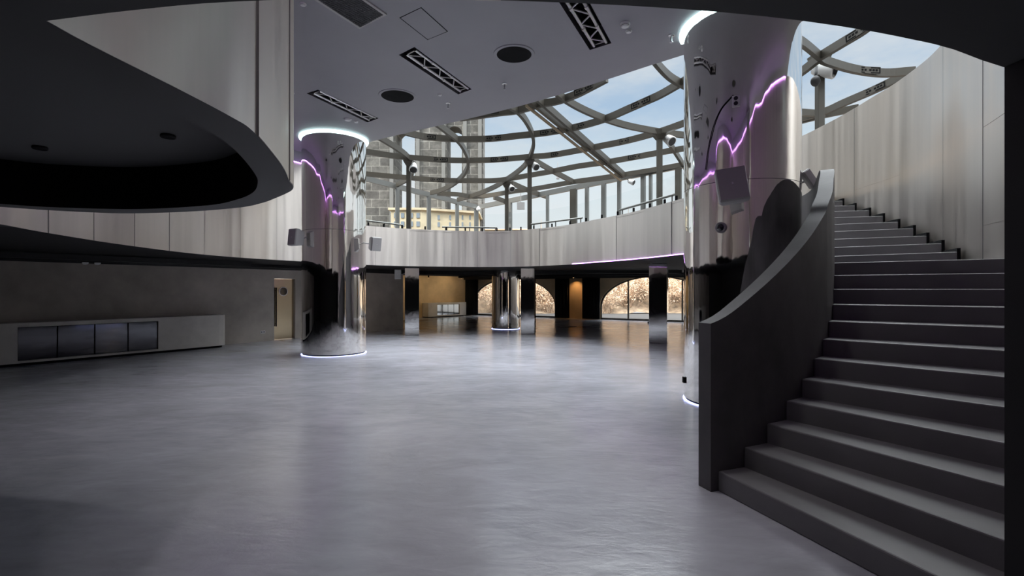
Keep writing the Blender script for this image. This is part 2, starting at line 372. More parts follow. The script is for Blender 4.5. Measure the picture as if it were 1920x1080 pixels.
# high ceiling, with slots for the lighting trusses
slots = [[(575,175),(596,168),(710,222),(689,229.5)], [(748,103),(777,88),(884.5,167.5),(859,177)], [(1030,-24),(1090,-24),(1146.5,81),(1106,94)]]
SL = [[at(x, y, ZC-EYE) for x, y in q] for q in slots]
CH = cr([(-7.8,15.6),(-3.65,12.52),(.16,10.03),(2.71,7.84),(4.06,6.82),(7.2,4.6),(10,2.5)], 5)
CH = [p*1.0757 for p in CH]
high = [(-8,-1.5)]+[(10,-1.5)]+[p.to_tuple() for p in CH[::-1]]
DL = [(-.3,2.8),(1.2,4.4),(-.8,5.9),(-3.6,6.8),(-5.0,9.3)]  # plan positions of the added fill downlights
DLR = .15
bm = BM(); slab(bm, high, [[(p.x,p.y) for p in q] for q in SL]+[[(x+DLR*math.cos(2*PI*k/20), y+DLR*math.sin(2*PI*k/20)) for k in range(20)] for x, y in DL], ZC, ZC+.36)
struct(obj('ceiling', bm, M['ceiling']))
# upstand above the ceiling edge and an unseen mass added to block the sun
bm = BM(); prism(bm, high, ZC+.47, 15.5); struct(obj('sun_block_mass', bm, M['exterior']))
# ground floor walls under the gallery
def wall(name, a, b, z0, z1, t, m):
    a, b = Vector(a), Vector(b); d = (b-a).normalized(); n = Vector((-d.y, d.x))*t
    bm = BM(); prism(bm, [a, b, b+n, a+n], z0, z1); return struct(obj(name, bm, m))
WL_A, WL_B = Vector((-8.74,15.25)), Vector((-8.74+.567,15.25+.824))
WLd = Vector((.567,.824)).normalized()
def wl(s): return WL_A+WLd*s
D0, D1 = on_line(514, WL_A, WL_B), on_line(553.5, WL_A, WL_B)
wall('wall_left', wl(-13), D0, 0, ZS, .2, M['concrete_wall'])
wall('wall_left', D1, (-4.65,21.2), 0, ZS, .2, M['concrete_wall'])
wall('wall_left', D0, D1, 2.05, ZS, .2, M['concrete_wall'])
wall('wall_left', (-4.65,21.2), (-8.2,26.4), 0, ZS, .2, M['tan_wall'])
W2A, W2B = Vector((-8.1,26.5)), Vector((-2.9,32.5))
wall('wall_left', W2A, W2B, 0, ZS, .2, M['tan_wall'])
wall('wall_left', (-16,-5), (-16,5.2), 0, ZS, .2, M['dark_soffit'])
wall('wall_front', (12,-5), (-16,-5), 0, ZS, -.2, M['dark_soffit'])
wall('wall_right', (12,-5), (12,23.6), 0, ZS, -.2, M['concrete_wall'])
bm = BM(); prism(bm, [(1.772,1.785),(1.772,-2.5),(3.4,-2.5),(3.4,1.80),(2.6,1.80)], 0, ZS-.002); struct(obj('wall_right', bm, M['jamb']))
# closing wall above the gallery on the left, behind the mirror column
wall('wall_left', (-6.05,14.7), (-7.9,17.9), ZG, 7.2, .15, M['exterior'])
# back wall with two flat-arched windows
ARCH = [(3.35, 3.03), (12.19, 3.03)]
def arch_z(u): return .75+1.65*math.sqrt(max(0, 1-u*u))
cols = sorted(set([-.2, 15.9]+[c+h*math.sin(PI/2*k/14) for c, h in ARCH for k in range(-14, 15)]))
bm = BM()
def zlow(s, side):
    for c, h in ARCH:
        if c-h < s+side*1e-4 < c+h: return arch_z((s-c)/h)
    return 0
th = Vector((.522, .853))*.25
for s0, s1 in zip(cols[:-1], cols[1:]):
    za, zb = zlow(s0, 1), zlow(s1, -1)
    p, q = back(s0), back(s1)
    V = [bm.verts.new((a.x, a.y, z)) for a, z in ((p,za),(q,zb),(q,ZS),(p,ZS),(p+th,za),(q+th,zb),(q+th,ZS),(p+th,ZS))]
    for f in ((0,1,2,3),(7,6,5,4),(0,4,5,1)): bm.faces.new([V[i] for i in f])
for c, h in ARCH:
    for s in (c-h, c+h):
        p = back(s); V = [bm.verts.new(v) for v in ((p.x,p.y,0),(p.x,p.y,.75),((p+th).x,(p+th).y,.75),((p+th).x,(p+th).y,0))]; bm.faces.new(V)
struct(obj('wall_back', bm, M['tan_wall']))
for k, (c, h) in enumerate(ARCH):
    bm = BM()
    pts = [(c-h, 0)]+[(c+h*math.sin(PI/2*i/16), arch_z(math.sin(PI/2*i/16))) for i in range(-16, 17)]+[(c+h, 0)]
    wroot = None
    off = Vector((.522,.853))*.12
    prof = []
    for (s, z) in pts:
        p = back(s)+off; prof.append(Vector((p.x, p.y, z)))
    inner = []
    for (s, z) in pts:
        p = back(c+(s-c)*.978)+off; inner.append(Vector((p.x, p.y, max(.0, z-.06*(z > .7)))))
    dn = Vector((.522*.1, .853*.1, 0))
    A = [bm.verts.new(v-dn*.5) for v in prof]; B = [bm.verts.new(v-dn*.5) for v in inner]; A2 = [bm.verts.new(v+dn*.5) for v in prof]; B2 = [bm.verts.new(v+dn*.5) for v in inner]
    for i in range(len(A)-1):
        bm.faces.new((A[i],A[i+1],B[i+1],B[i])); bm.faces.new((A2[i],B2[i],B2[i+1],A2[i+1])); bm.faces.new((B[i],B[i+1],B2[i+1],B2[i])); bm.faces.new((A[i],A2[i],A2[i+1],A[i+1]))
    p, q = back(c-h)+off, back(c+h)+off
    bar(bm, [(p.x,p.y,.05),(q.x,q.y,.05)], .1, .1)
    w = struct(obj('window_%d' % (3+k), bm, M['brass' if k else 'steel']))
    w.data.materials[0] = M['steel']
    for s in ((10.75, 13.6) if k else (1.9, 4.8)):
        bm = BM(); p = back(s)+off; z = arch_z((s-c)/h)-.03
        box(bm, (p.x, p.y, z/2), (.07, .09, z), Matrix.Rotation(math.atan2(-.522,.853), 3, 'Z'))
        m_ = obj('mullion', bm, M['steel']); wm = m_.matrix_world.copy(); m_.parent = w; m_.location = Vector((p.x,p.y,0))-w.location
    bm = BM(); bm.faces.new([bm.verts.new(v) for v in inner]); g = obj('window_pane', bm, M['clear_glass']); gl = g.location.copy(); g.parent = w; g.location = gl-w.location
# left door: brushed metal leaf with porthole
struct_d = BM(); dn = Vector((-WLd.y, WLd.x))
d0, d1 = D0+dn*.10, D1+dn*.10
prism(struct_d, [d0, d1, d1+dn*.05, d0+dn*.05], 0.01, 2.04)
door = struct(obj('door_1', struct_d, M['brass'], bevel=.004))
Rz = Matrix.Rotation(math.atan2(WLd.y, WLd.x), 3, 'Z')
RX = Rz @ Matrix.Rotation(PI/2, 3, 'X')
mid = d0.lerp(d1, .5)
def addchild(o, par):
    l = o.location.copy(); o.parent = par; o.location = l-par.location
bm = BM(); pc = Vector((mid.x, mid.y, 1.62))
lathe(bm, [(.135,-.03),(.155,-.03),(.155,.02),(.135,.02),(.135,-.03)], 32, pc, RX); o_ = obj('porthole_frame', bm, M['alu']); addchild(o_, door)
bm = BM(); cyl(bm, pc, .135, -.02, .02, 32, RX); o_ = obj('porthole_glass', bm, M['black_gloss']); addchild(o_, door)
bm = BM(); hp = d0+WLd*.10-dn*.05
tube(bm, [(hp.x,hp.y,.45),(hp.x,hp.y,1.75)], .022, 10)
for z in (.55, 1.65): tube(bm, [(hp.x,hp.y,z),(hp.x+dn.x*.06,hp.y+dn.y*.06,z)], .012, 8)
o_ = obj('door_handle', bm, M['black']); addchild(o_, door)

# ------------------------------------------------------------------ LED lines along the metal walls
def led(name, label, path, z, m, r=.011, group=None, off=0):
    P = []
    for i, p in enumerate(path):
        a = path[max(0, i-1)]; b = path[min(len(path)-1, i+1)]; d = (b-a).normalized(); P.append(Vector((p.x-d.y*off, p.y+d.x*off, z)))
    bm = BM(); tube(bm, P, r, 6); return tag(obj(name, bm, m), label, 'led strip', group)
led('led_strip', 'purple light line along the top of the left metal wall under the grey ceiling', LEFT, ZF-.02, M['led_purple'], off=-.03)
led('led_strip', 'purple light line at the top of the metal wall behind the dark near soffit', NEAR[2:], ZF-.02, M['led_purple'], off=-.03)
led('led_strip', 'purple light line at the top of the metal face of the hanging black drum', LOBE[1:-4], ZF-.02, M['led_purple'], off=-.03)
led('led_strip', 'purple light line along the upper rim of the metal stair wall', [p for p in OUTER if p.y < 6.0], 5.40, M['led_purple'], off=.03)
led('led_strip', 'thin violet light line on the lower lip of the gallery band by the right column', [p for p in RING if p.x > 1.95 and p.y > 11.4], ZS+.01, M['led_purple'], r=.012, off=-.02)

# ------------------------------------------------------------------ mirror columns
def column(name, label, c, r, z1, seam_ang, top_ring, zr=None, group=None, zseam=3.2):
    t = thing(name, label, 'column', (c[0], c[1], 0), group)
    n = 128
    def shaft(z0, z1_, nm):
        bm = BM(); rows = []
        zs = [z0+(z1_-z0)*i/20 for i in range(21)]
        for z in zs:
            row = []
            for k in range(n):
                a = 2*PI*k/n; rr = r
                da = min(abs((a-s+PI) % (2*PI)-PI) for s in seam_ang)
                if da < PI/n: rr -= .004
                row.append(bm.verts.new((c[0]+rr*math.cos(a), c[1]+rr*math.sin(a), z)))
            rows.append(row)
        for i in range(len(rows)-1):
            for k in range(n): bm.faces.new((rows[i][k], rows[i][(k+1)%n], rows[i+1][(k+1)%n], rows[i+1][k]))
        bm.faces.new(rows[-1]); bm.faces.new(rows[0][::-1])
        return obj(nm, bm, M['mirror'], t, True, auto=30)
    bm = BM(); cyl(bm, (c[0],c[1],0), r-.03, 0, .05, 64); obj('base_plinth', bm, M['black'], t, True, auto=30)
    bm = BM(); lathe(bm, [(r+.012,.002),(r+.012,.014),(r-.02,.014),(r-.02,.002),(r+.012,.002)], 96, (c[0],c[1],0)); obj('base_light', bm, M['led_blue'], t, True, auto=30)
    if zseam and z1 > 4:
        shaft(.045, zseam-.004, 'lower_cladding'); bm = BM(); cyl(bm, (c[0],c[1],0), r-.006, zseam-.004, zseam+.004, 96); obj('joint', bm, M['seam'], t)
        shaft(zseam+.004, z1, 'upper_cladding')
    else: shaft(.045, z1, 'cladding')
    if top_ring:
        a0, a1 = top_ring
        bm = BM(); P = [(c[0]+(r+.035)*math.cos(a0+(a1-a0)*k/70), c[1]+(r+.035)*math.sin(a0+(a1-a0)*k/70), ZC-.03) for k in range(71)]
        tube(bm, P, .035, 8); obj('top_light', bm, M['led_cyan'], t, True)
    return t
LC = (-4.72, 13.18); RC = (3.46, 7.52); R_ = .81
def ang(c, x):  # angle on the column where the sight column x meets its front
    d = Vector((x-960, F)).normalized(); o = Vector(c); b = d.dot(o); s = b-math.sqrt(b*b-o.dot(o)+R_*R_); p = d*s-o; return math.atan2(p.y, p.x)
column('mirror_column', 'tall round mirror clad column left of centre with glowing ring at ceiling', LC, R_, ZC-.005, [ang(LC, 626), ang(LC, 596)], (0, 2*PI))
column('mirror_column', 'tall round mirror clad column beside the curved dark staircase', RC, R_, 6.3, [ang(RC, 1422), ang(RC, 1338), ang(RC, 1306)], (math.radians(150), math.radians(312)))
column('mirror_column', 'short round mirror column standing far back under the gallery', (-.27, 21.4), .6, ZS-.005, [4.2, 5.0], None, zseam=None)
def square_column(label, c, w, rot):
    t = thing('square_column', label, 'column', (c[0], c[1], 0), 'square mirror columns under the gallery')
    R = Matrix.Rotation(rot, 3, 'Z')
    bm = BM(); box(bm, (c[0],c[1],ZS/2), (w-.02,w-.02,ZS-.004), R); obj('core', bm, M['black'], t)
    for k, (dx, dy) in enumerate(((0,-1),(1,0),(0,1),(-1,0))):
        bm = BM(); q = R @ Vector((dx*(w/2), dy*(w/2), 0))
        box(bm, (c[0]+q.x, c[1]+q.y, ZS/2+.0), ((w if dx == 0 else .016), (w if dy == 0 else .016), ZS-.02), R); obj('mirror_face', bm, M['mirror_flat'], t, bevel=.003)
square_column('slim square mirror column in front of the dark wall near the left column', (-3.72, 18.45), .5, .20)
square_column('square mirror column standing beside the short round mirror column', (.62, 18.8), .50, -.14)
square_column('square mirror column in front of the large arched window', (4.66, 15.75), .53, -.384)

# ------------------------------------------------------------------ staircase
RISE = .17
def gpt(a): return Vector((.58+3.66*math.cos(math.radians(a)), 7.65-3.66*math.sin(math.radians(a))))
nos = []
for k in range(1, 9):
    a = 71.6-4.44*(k-1); nos.append((gpt(a), a))
nos += [(Vector((3.58,5.54)),38.5),(Vector((3.78,5.84)),37.5),(Vector((3.97,6.12)),36),(Vector((4.15,6.42)),34)]
def hit_outer(p, a):
    d = Vector((math.cos(math.radians(a)), -math.sin(math.radians(a)))); best = None
    for q, r in zip(OUTER[:-1], OUTER[1:]):
        e = r-q; den = d.x*e.y-d.y*e.x
        if abs(den) < 1e-9: continue
        w_ = q-p; t = (w_.x*e.y-w_.y*e.x)/den; u = (w_.x*d.y-w_.y*d.x)/den
        if t > 0 and -1e-6 <= u <= 1+1e-6 and (best is None or t < best): best = t
    return p+d*(best-.03 if best else 2.3)
edges = [(p, hit_outer(p, a)) for p, a in nos]
edges[0] = (edges[0][0], Vector((2.5, 1.96)))
flight2 = [((4.66,7.9),(6.10,6.78)),((4.74,8.35),(6.39,7.36)),((4.77,8.75),(6.61,7.89)),((4.78,9.15),(6.73,8.30)),((4.78,9.5),(6.83,8.76)),((4.77,9.75),(6.90,9.21)),((4.74,10.05),(6.94,9.62)),((4.68,10.35),(6.98,10.08)),((4.6,10.65),(7.01,10.5)),((4.5,10.93),(7.04,10.93))]
edges += [(Vector(a), Vector(b)) for a, b in flight2]
stair = thing('curved_staircase', 'wide dark grey curved concrete staircase climbing along the metal wall', 'staircase', (3.4, 4.2, 0))
def gpath(p, q):     # guard points between two plan points
    i = min(range(len(GUARD)), key=lambda j: (GUARD[j]-p).length); j = min(range(len(GUARD)), key=lambda k: (GUARD[k]-q).length)
    return GUARD[i+1:j] if j > i+1 else []
def opath(p, q):
    i = min(range(len(OUTER)), key=lambda j: (OUTER[j]-p).length); j = min(range(len(OUTER)), key=lambda k: (OUTER[k]-q).length)
    out = []
    for k in range(i+1, j):
        d = (OUTER[k+1]-OUTER[k-1]).normalized(); out.append(OUTER[k]+Vector((-d.y, d.x))*.03)
    return out
for k in range(len(edges)-1):
    (a, b), (c, d) = edges[k], edges[k+1]
    z1 = RISE*(k+1); z0 = 0 if k < 3 else z1-.5
    bm = BM(); prism(bm, [a, b]+opath(b, d)+[d, c]+gpath(a, c)[::-1], z0, z1)
    obj('step', bm, M['step'], stair, bevel=.012)
# black skirting following the upper flight against the metal wall
for k in range(12, len(edges)-1):
    b, d = edges[k][1], edges[k+1][1]; z1 = RISE*(k+1); a, c = edges[k][0], edges[k+1][0]
    u = (b-a).normalized()*.045; v = (d-c).normalized()*.045
    bm = BM(); prism(bm, [b-u*.3, b+u*.55, d+v*.55, d-v*.3], z1-RISE-.02, z1+.05); obj('skirting', bm, M['black'], stair)
# guard wall
def stair_z(p):      # height of the nosing line at a plan point of the guard
    best = None
    for k in range(len(edges)-1):
        a, c = edges[k][0], edges[k+1][0]; e = c-a; t = max(0, min(1, (p-a).dot(e)/e.length_squared)); q = a+e*t; d = (p-q).length
        if best is None or d < best[0]:
            best = (d, RISE*(k+1)+(RISE*t if k != 11 else RISE*t))
    return best[1]
bm = BM(); rows = []
gl = [0]
for i in range(1, len(GUARD)): gl.append(gl[-1]+(GUARD[i]-GUARD[i-1]).length)
for i, p in enumerate(GUARD):
    d = (GUARD[min(i+1, len(GUARD)-1)]-GUARD[max(0, i-1)]).normalized(); n = Vector((-d.y, d.x))
    q = p+n*.15
    zt = stair_z(p)+1.24 if p.y < 6.6 else min(stair_z(p)+1.24, 3.33)
    if p.y > 6.55: zt = 3.33-.20*min(1, (p.y-6.55)/.5)
    if p.y > 8.4: zt = 3.13+(p.y-8.4)/2.55*.67
    rows.append([Vector((p.x,p.y,0)), Vector((p.x,p.y,zt)), Vector((q.x,q.y,zt)), Vector((q.x,q.y,0))])
for _ in range(3):
    zs = [r[1].z for r in rows]
    for i in range(1, len(rows)-1):
        z = (zs[i-1]+zs[i]+zs[i+1])/3; rows[i][1].z = z; rows[i][2].z = z
R2 = [[bm.verts.new(v) for v in r] for r in rows]
for i in range(len(R2)-1):
    for k in range(4):
        f = bm.faces.new((R2[i][k], R2[i+1][k], R2[i+1][(k+1)%4], R2[i][(k+1)%4])); f.smooth = True
bm.faces.new(R2[0][::-1]); bm.faces.new(R2[-1])
g = obj('guard_wall', bm, M['dark_concrete'], stair); 
for p in g.data.polygons: p.use_smooth = True
g.data.set_sharp_from_angle(angle=math.radians(35))

# ------------------------------------------------------------------ ceiling fittings
def truss(label, q):
    # q: four slot corners, 0-1 near end, 3-2 far end
    c = sum((Vector(p) for p in q), Vector())/4; t = thing('ceiling_truss', label, 'lighting truss', (c.x, c.y, ZC), 'recessed lighting trusses')
    bm = BM(); a = [bm.verts.new((p.x,p.y,ZC+.001)) for p in q]; b = [bm.verts.new((p.x,p.y,ZC+.42)) for p in q]
    for i in range(4): bm.faces.new((a[i],a[(i+1)%4],b[(i+1)%4],b[i]))
    bm.faces.new(b); obj('recess_box', bm, M['black'], t)
    def uv(u, v): return (q[0].lerp(q[1], u)).lerp(q[3].lerp(q[2], u), v)
    for lvl, nm in ((.035, 'chord_tube'),):
        for u in (.22, .78):
            bm = BM(); A, B = uv(u, .06), uv(u, .985); A.z = B.z = ZC+lvl; tube(bm, [A, B], .027, 10)
            for v in (.33, .66): P = uv(u, v); P.z = ZC+lvl; d = (B-A).normalized()*.03; tube(bm, [P-d, P+d], .036, 10)
            obj(nm, bm, M['alu'], t, True, auto=40)
    n = 7
    for lvl in (.035,):
        for k in range(n):
            u0, u1 = (.22, .78) if k % 2 == 0 else (.78, .22)
            A, B = uv(u0, .08+.89*k/n), uv(u1, .08+.89*(k+1)/n); A.z = B.z = ZC+lvl; bm = BM(); tube(bm, [A, B], .013, 6); obj('brace', bm, M['alu'], t, True, auto=40)
    for v in (.07, .97):
        A, B = uv(.22, v), uv(.78, v); A.z = B.z = ZC+.035; bm = BM(); tube(bm, [A, B], .011, 6); obj('brace', bm, M['alu'], t, True, auto=40)
truss('aluminium lighting truss recessed in the ceiling just above the left mirror column', SL[0])
truss('aluminium lighting truss recessed between the two round black grilles', SL[1])
truss('aluminium lighting truss recessed at the top edge near the round smoke detector', SL[2])
def disc(label, x, y, r):
    p = at(x, y, ZC-EYE); t = thing('ceiling_grille', label, 'ceiling grille', (p.x, p.y, ZC), 'round black ceiling grilles')
    bm = BM(); cyl(bm, p, r, -.012, .0, 48); obj('mesh', bm, M['black'], t, True, auto=30)
    bm = BM(); lathe(bm, [(r,-.014),(r+.05,-.012),(r+.055,0),(r,0),(r,-.014)], 48, p); obj('rim', bm, M['ceiling'], t, True, auto=30)
disc('round black ceiling grille, the smaller looking one nearer the left mirror column', 745.5, 180, .33)
disc('round black ceiling grille, the larger one near the middle of the ceiling', 964, 101.5, .295)
for x, y in DL:  # out of view, added to brighten the near floor
    t = thing('downlight', 'round fill downlight added in the grey ceiling over the open floor', 'downlight', (x, y, ZC), 'added fill downlights in the high ceiling')
    bm = BM(); lathe(bm, [(DLR-.002,.004),(DLR-.002,.30),(.02,.30)], 20, (x,y,ZC)); obj('housing', bm, M['baffle'], t, True, auto=40)
    bm = BM(); lathe(bm, [(DLR-.004,-.006),(DLR+.025,-.006),(DLR+.025,0),(DLR-.004,0),(DLR-.004,-.006)], 20, (x,y,ZC)); obj('rim', bm, M['baffle'], t)
    ld = bpy.data.lights.new('fill_downlight_lamp', 'AREA'); ld.shape = 'DISK'; ld.size = .24; ld.energy = FILL_LAMP*(1.6 if x < -2 else 1); ld.color = (1, .97, .95)
    lo = bpy.data.objects.new('fill_downlight_lamp', ld); C.objects.link(lo); lo.location = (x, y, ZC+.28)
# air vent at the top of the picture
q = [at(x, y, ZC-EYE) for x, y in ((674.5,50.5),(722,25.5),(640,-32),(575,-14))]
t = thing('ceiling_vent', 'rectangular dark mesh air vent in the grey ceiling at the top', 'air vent', (q[0].x, q[0].y, ZC))
bm = BM(); prism(bm, [(p.x,p.y) for p in q], ZC-.012, ZC); obj('mesh', bm, M['grille'], t)
bm = BM(); bar(bm, [Vector((p.x,p.y,ZC-.01)) for p in q], .05, .02, True); obj('frame', bm, M['speaker'], t)
bm = BM()
for k in range(1, 26):
    a, b = q[0].lerp(q[3], k/26), q[1].lerp(q[2], k/26); bar(bm, [(a.x,a.y,ZC-.015),(b.x,b.y,ZC-.015)], .008, .008)
for k in range(1, 12):
    a, b = q[0].lerp(q[1], k/12), q[3].lerp(q[2], k/12); bar(bm, [(a.x,a.y,ZC-.016),(b.x,b.y,ZC-.016)], .008, .008)
obj('wire_mesh', bm, M['wire'], t)
q = [at(x, y, ZC-EYE) for x, y in ((750,33),(789.5,14),(839,58.5),(802,74))]
t = thing('access_panel', 'square flush access panel with a thin dark joint in the ceiling', 'access panel', (q[0].x, q[0].y, ZC))
bm = BM(); prism(bm, [(p.x,p.y) for p in q], ZC-.004, ZC); obj('panel', bm, M['ceiling'], t)
bm = BM(); bar(bm, [Vector((p.x,p.y,ZC-.003)) for p in q], .012, .006, True); obj('joint', bm, M['black'], t)
def detector(label, x, y, r, h, name='smoke_detector', cat='smoke detector'):
    p = at(x, y, ZC-EYE); t = thing(name, label, cat, (p.x, p.y, ZC), 'small white ceiling fittings')
    bm = BM(); rows = lathe(bm, [(r,0),(r,-h*.4),(r*.8,-h*.8),(r*.45,-h)], 24, p); bm.faces.new(rows[-1]); obj('cover', bm, M['white'], t, True, auto=40)
    bm = BM(); lathe(bm, [(r*.85,-h*.7),(r*.9,-h*.62),(r*.7,-h*.88)], 24, p); obj('vent_ring', bm, M['grille'], t, True)
detector('white round smoke detector near the top right truss, the larger of two side by side', 1172, 44, .075, .06)
detector('small flat white sounder just below the larger smoke detector', 1179, 58, .05, .03, 'ceiling_sensor', 'sensor')
detector('white smoke detector above the glowing ring of the left column', 652, 223, .085, .05)
detector('small flat white sensor close to the far end of the truss above the left column', 668, 228, .055, .03, 'ceiling_sensor', 'sensor')
detector('small flat white sensor under the middle truss, right of the smaller grille', 824.5, 177, .05, .03, 'ceiling_sensor', 'sensor')
detector('white disc sensor at the top left of the ceiling beside the hanging drum', 568, 7, .045, .03, 'ceiling_sensor', 'sensor')
detector('pale ring shaped sensor half hidden at the drum edge', 546, 174, .06, .03, 'ceiling_sensor', 'sensor')
def sprinkler(label, x, y):
    p = at(x, y, ZC-EYE); t = thing('sprinkler', label, 'sprinkler', (p.x, p.y, ZC), 'ceiling sprinklers')
    bm = BM(); rows = lathe(bm, [(.05,0),(.05,-.01),(.025,-.018)], 16, p); bm.faces.new(rows[-1]); obj('rosette', bm, M['alu'], t)
    bm = BM(); tube(bm, [p, p+Vector((0,0,-.11))], .012, 8); obj('stem', bm, M['alu'], t)
    bm = BM(); cyl(bm, p+Vector((0,0,-.115)), .028, 0, .006, 12); obj('deflector', bm, M['alu'], t)
sprinkler('small sprinkler head in the ceiling below the smaller black grille', 840, 193)
sprinkler('small sprinkler head in the ceiling below the larger black grille', 946, 157)
sprinkler('small sprinkler head beside the glowing ring of the right column', 1259, 66)
for lab, x, y in (('small black downlight in the drum ceiling at the far left', 75, 275), ('small black downlight in the drum ceiling near its right side', 315, 253)):
    p = at(x, y, 2.92-EYE); t = thing('downlight', lab, 'downlight', (p.x, p.y, 2.92), 'downlights in the black drum')
    bm = BM(); cyl(bm, p, .05, -.022, 0, 24); obj('housing', bm, M['black'], t, True, auto=30)
    bm = BM(); lathe(bm, [(.048,-.024),(.054,-.022),(.054,-.006)], 24, p); obj('trim_ring', bm, M['black_ceiling'], t, True)

# ------------------------------------------------------------------ loudspeakers on the columns
def speaker(label, c, yaw, pitch, w, h, d, mount, group='grey loudspeakers on the mirror columns', roll=0, m=None):
    t = thing('loudspeaker', label, 'loudspeaker', c, group)
    R = Matrix.Rotation(yaw, 3, 'Z') @ Matrix.Rotation(pitch, 3, 'X') @ Matrix.Rotation(roll, 3, 'Y')
    c = Vector(c)
    bm = BM(); sec = []
    for y, kx, kz in ((-d/2, 1, 1), (-d/6, 1, 1), (d/2, .72, .80)):
        sec.append([bm.verts.new(c+R @ Vector((sx*w/2*kx, y, sz*h/2*kz))) for sx, sz in ((-1,-1),(1,-1),(1,1),(-1,1))])
    for i in range(2):
        for k in range(4): bm.faces.new((sec[i][k], sec[i][(k+1)%4], sec[i+1][(k+1)%4], sec[i+1][k]))
    bm.faces.new(sec[0][::-1]); bm.faces.new(sec[2])
    obj('cabinet', bm, m or M['speaker'], t, bevel=min(w, h)*.06)
    bm = BM(); g = []
    for y, k in ((-d/2+.002, .95), (-d/2-.014, .93)):
        g.append([bm.verts.new(c+R @ Vector((sx*w/2*k, y, sz*h/2*k))) for sx, sz in ((-1,-1),(1,-1),(1,1),(-1,1))])
    for k in range(4): bm.faces.new((g[0][k], g[0][(k+1)%4], g[1][(k+1)%4], g[1][k]))
    bm.faces.new(g[1]); gr = obj('front_grille', bm, M['speaker_grille'] if m is None else m, t, bevel=.004)
    bm = BM(); box(bm, c+R @ Vector((0, -d/2-.016, -h*.0)), (w*.05, .004, h*.05), R); obj('badge', bm, M['alu'], gr)
    if mount is not None:
        mp = Vector(mount); bm = BM(); s = c+R @ Vector((0, d/2*.9, 0)); tube(bm, [s, s.lerp(mp, .5)+Vector((0,0,-.02)), mp], .018, 8); obj('bracket', bm, M['speaker'], t, True)
def on_col(c, x, y, out=0):
    a = ang(c, x); p = Vector((c[0]+R_*math.cos(a), c[1]+R_*math.sin(a))); q = Vector((c[0]+(R_+out)*math.cos(a), c[1]+(R_+out)*math.sin(a)))
    return Vector((p.x, p.y, zat(y, p.y))), Vector((q.x, q.y, zat(y, q.y)))
p0, p1 = on_col(LC, 574, 445, .26)
ctr = dep(556.5, 446, 12.35)
speaker('grey loudspeaker on the left edge of the left mirror column', ctr, -.55, -.10, .30, .42, .27, p0)
ctr = dep(702, 457, 12.95)
mt, _ = on_col(LC, 682, 455)
speaker('grey loudspeaker on the right edge of the left mirror column', ctr, .75, .18, .27, .36, .25, mt)
mt, _ = on_col(RC, 1392, 356)
ctr = dep(1371, 352, 6.48)
speaker('large grey loudspeaker tilted down on the front of the right mirror column', ctr, -.30, -.22, .37, .46, .27, mt, roll=-.12)
# loudspeaker seen edge-on behind the right column
ctr = dep(1517, 337, 7.2); speaker('thin side of a grey loudspeaker peeking out between right column and stair guard', ctr, .0, .0, .10, .30, .14, (4.20, 7.40, ctr.z), roll=-.6)
# round camera and socket on the right column
p, q_ = on_col(RC, 1352, 427); a = ang(RC, 1352)
t = thing('wall_camera', 'small round black camera on the right mirror column below the loudspeaker', 'camera', p)
Rn = Matrix.Rotation(a, 3, 'Z') @ Matrix.Rotation(PI/2, 3, 'Y')
bm = BM(); rows = lathe(bm, [(.078,0),(.078,.02),(.068,.035)], 28, p, Rn); bm.faces.new(rows[-1]); obj('housing', bm, M['speaker'], t, True, auto=40)
bm = BM(); bead(bm, p+Rn @ Vector((0,0,.03)), .052, 20, (1,1,1)); obj('lens_dome', bm, M['black_gloss'], t, True)
p, q_ = on_col(RC, 1380, 190); a = ang(RC, 1380)
t = thing('wall_socket', 'white double wall socket high on the right mirror column', 'socket', p)
Rb = Matrix.Rotation(a+PI/2, 3, 'Z')
bm = BM(); box(bm, p+Rb @ Vector((0,-.01,0)), (.10,.03,.15), Rb); obj('plate', bm, M['white'], t, bevel=.006)
for dz in (-.035, .035):
    bm = BM(); cyl(bm, p+Rb @ Vector((0,-.026,dz)), .028, -.003, .003, 20, Rb @ Matrix.Rotation(PI/2, 3, 'X')); obj('outlet', bm, M['grille'], t)
p, q_ = on_col(RC, 1284, 712); a = math.atan2(p.y-RC[1], p.x-RC[0])
bm = BM(); box(bm, p+Vector((-.015,.0,0)), (.03,.07,.09), None); tag(obj('junction_box', bm, M['black'], bevel=.006), 'tiny black box low on the left side of the right mirror column', 'box')
# black cable from the socket
bm = BM(); pts = []
for x, y in ((1375,178),(1366,188),(1352,205),(1340,232),(1332,262),(1327,290),(1324,318)):
    p, q_ = on_col(RC, x, y, .012); pts.append(q_)
tube(bm, cr(pts, 5), .006, 6); tag(obj('cable', bm, M['black'], smooth=True), 'thin black cable hanging from the socket on the right mirror column', 'cable')

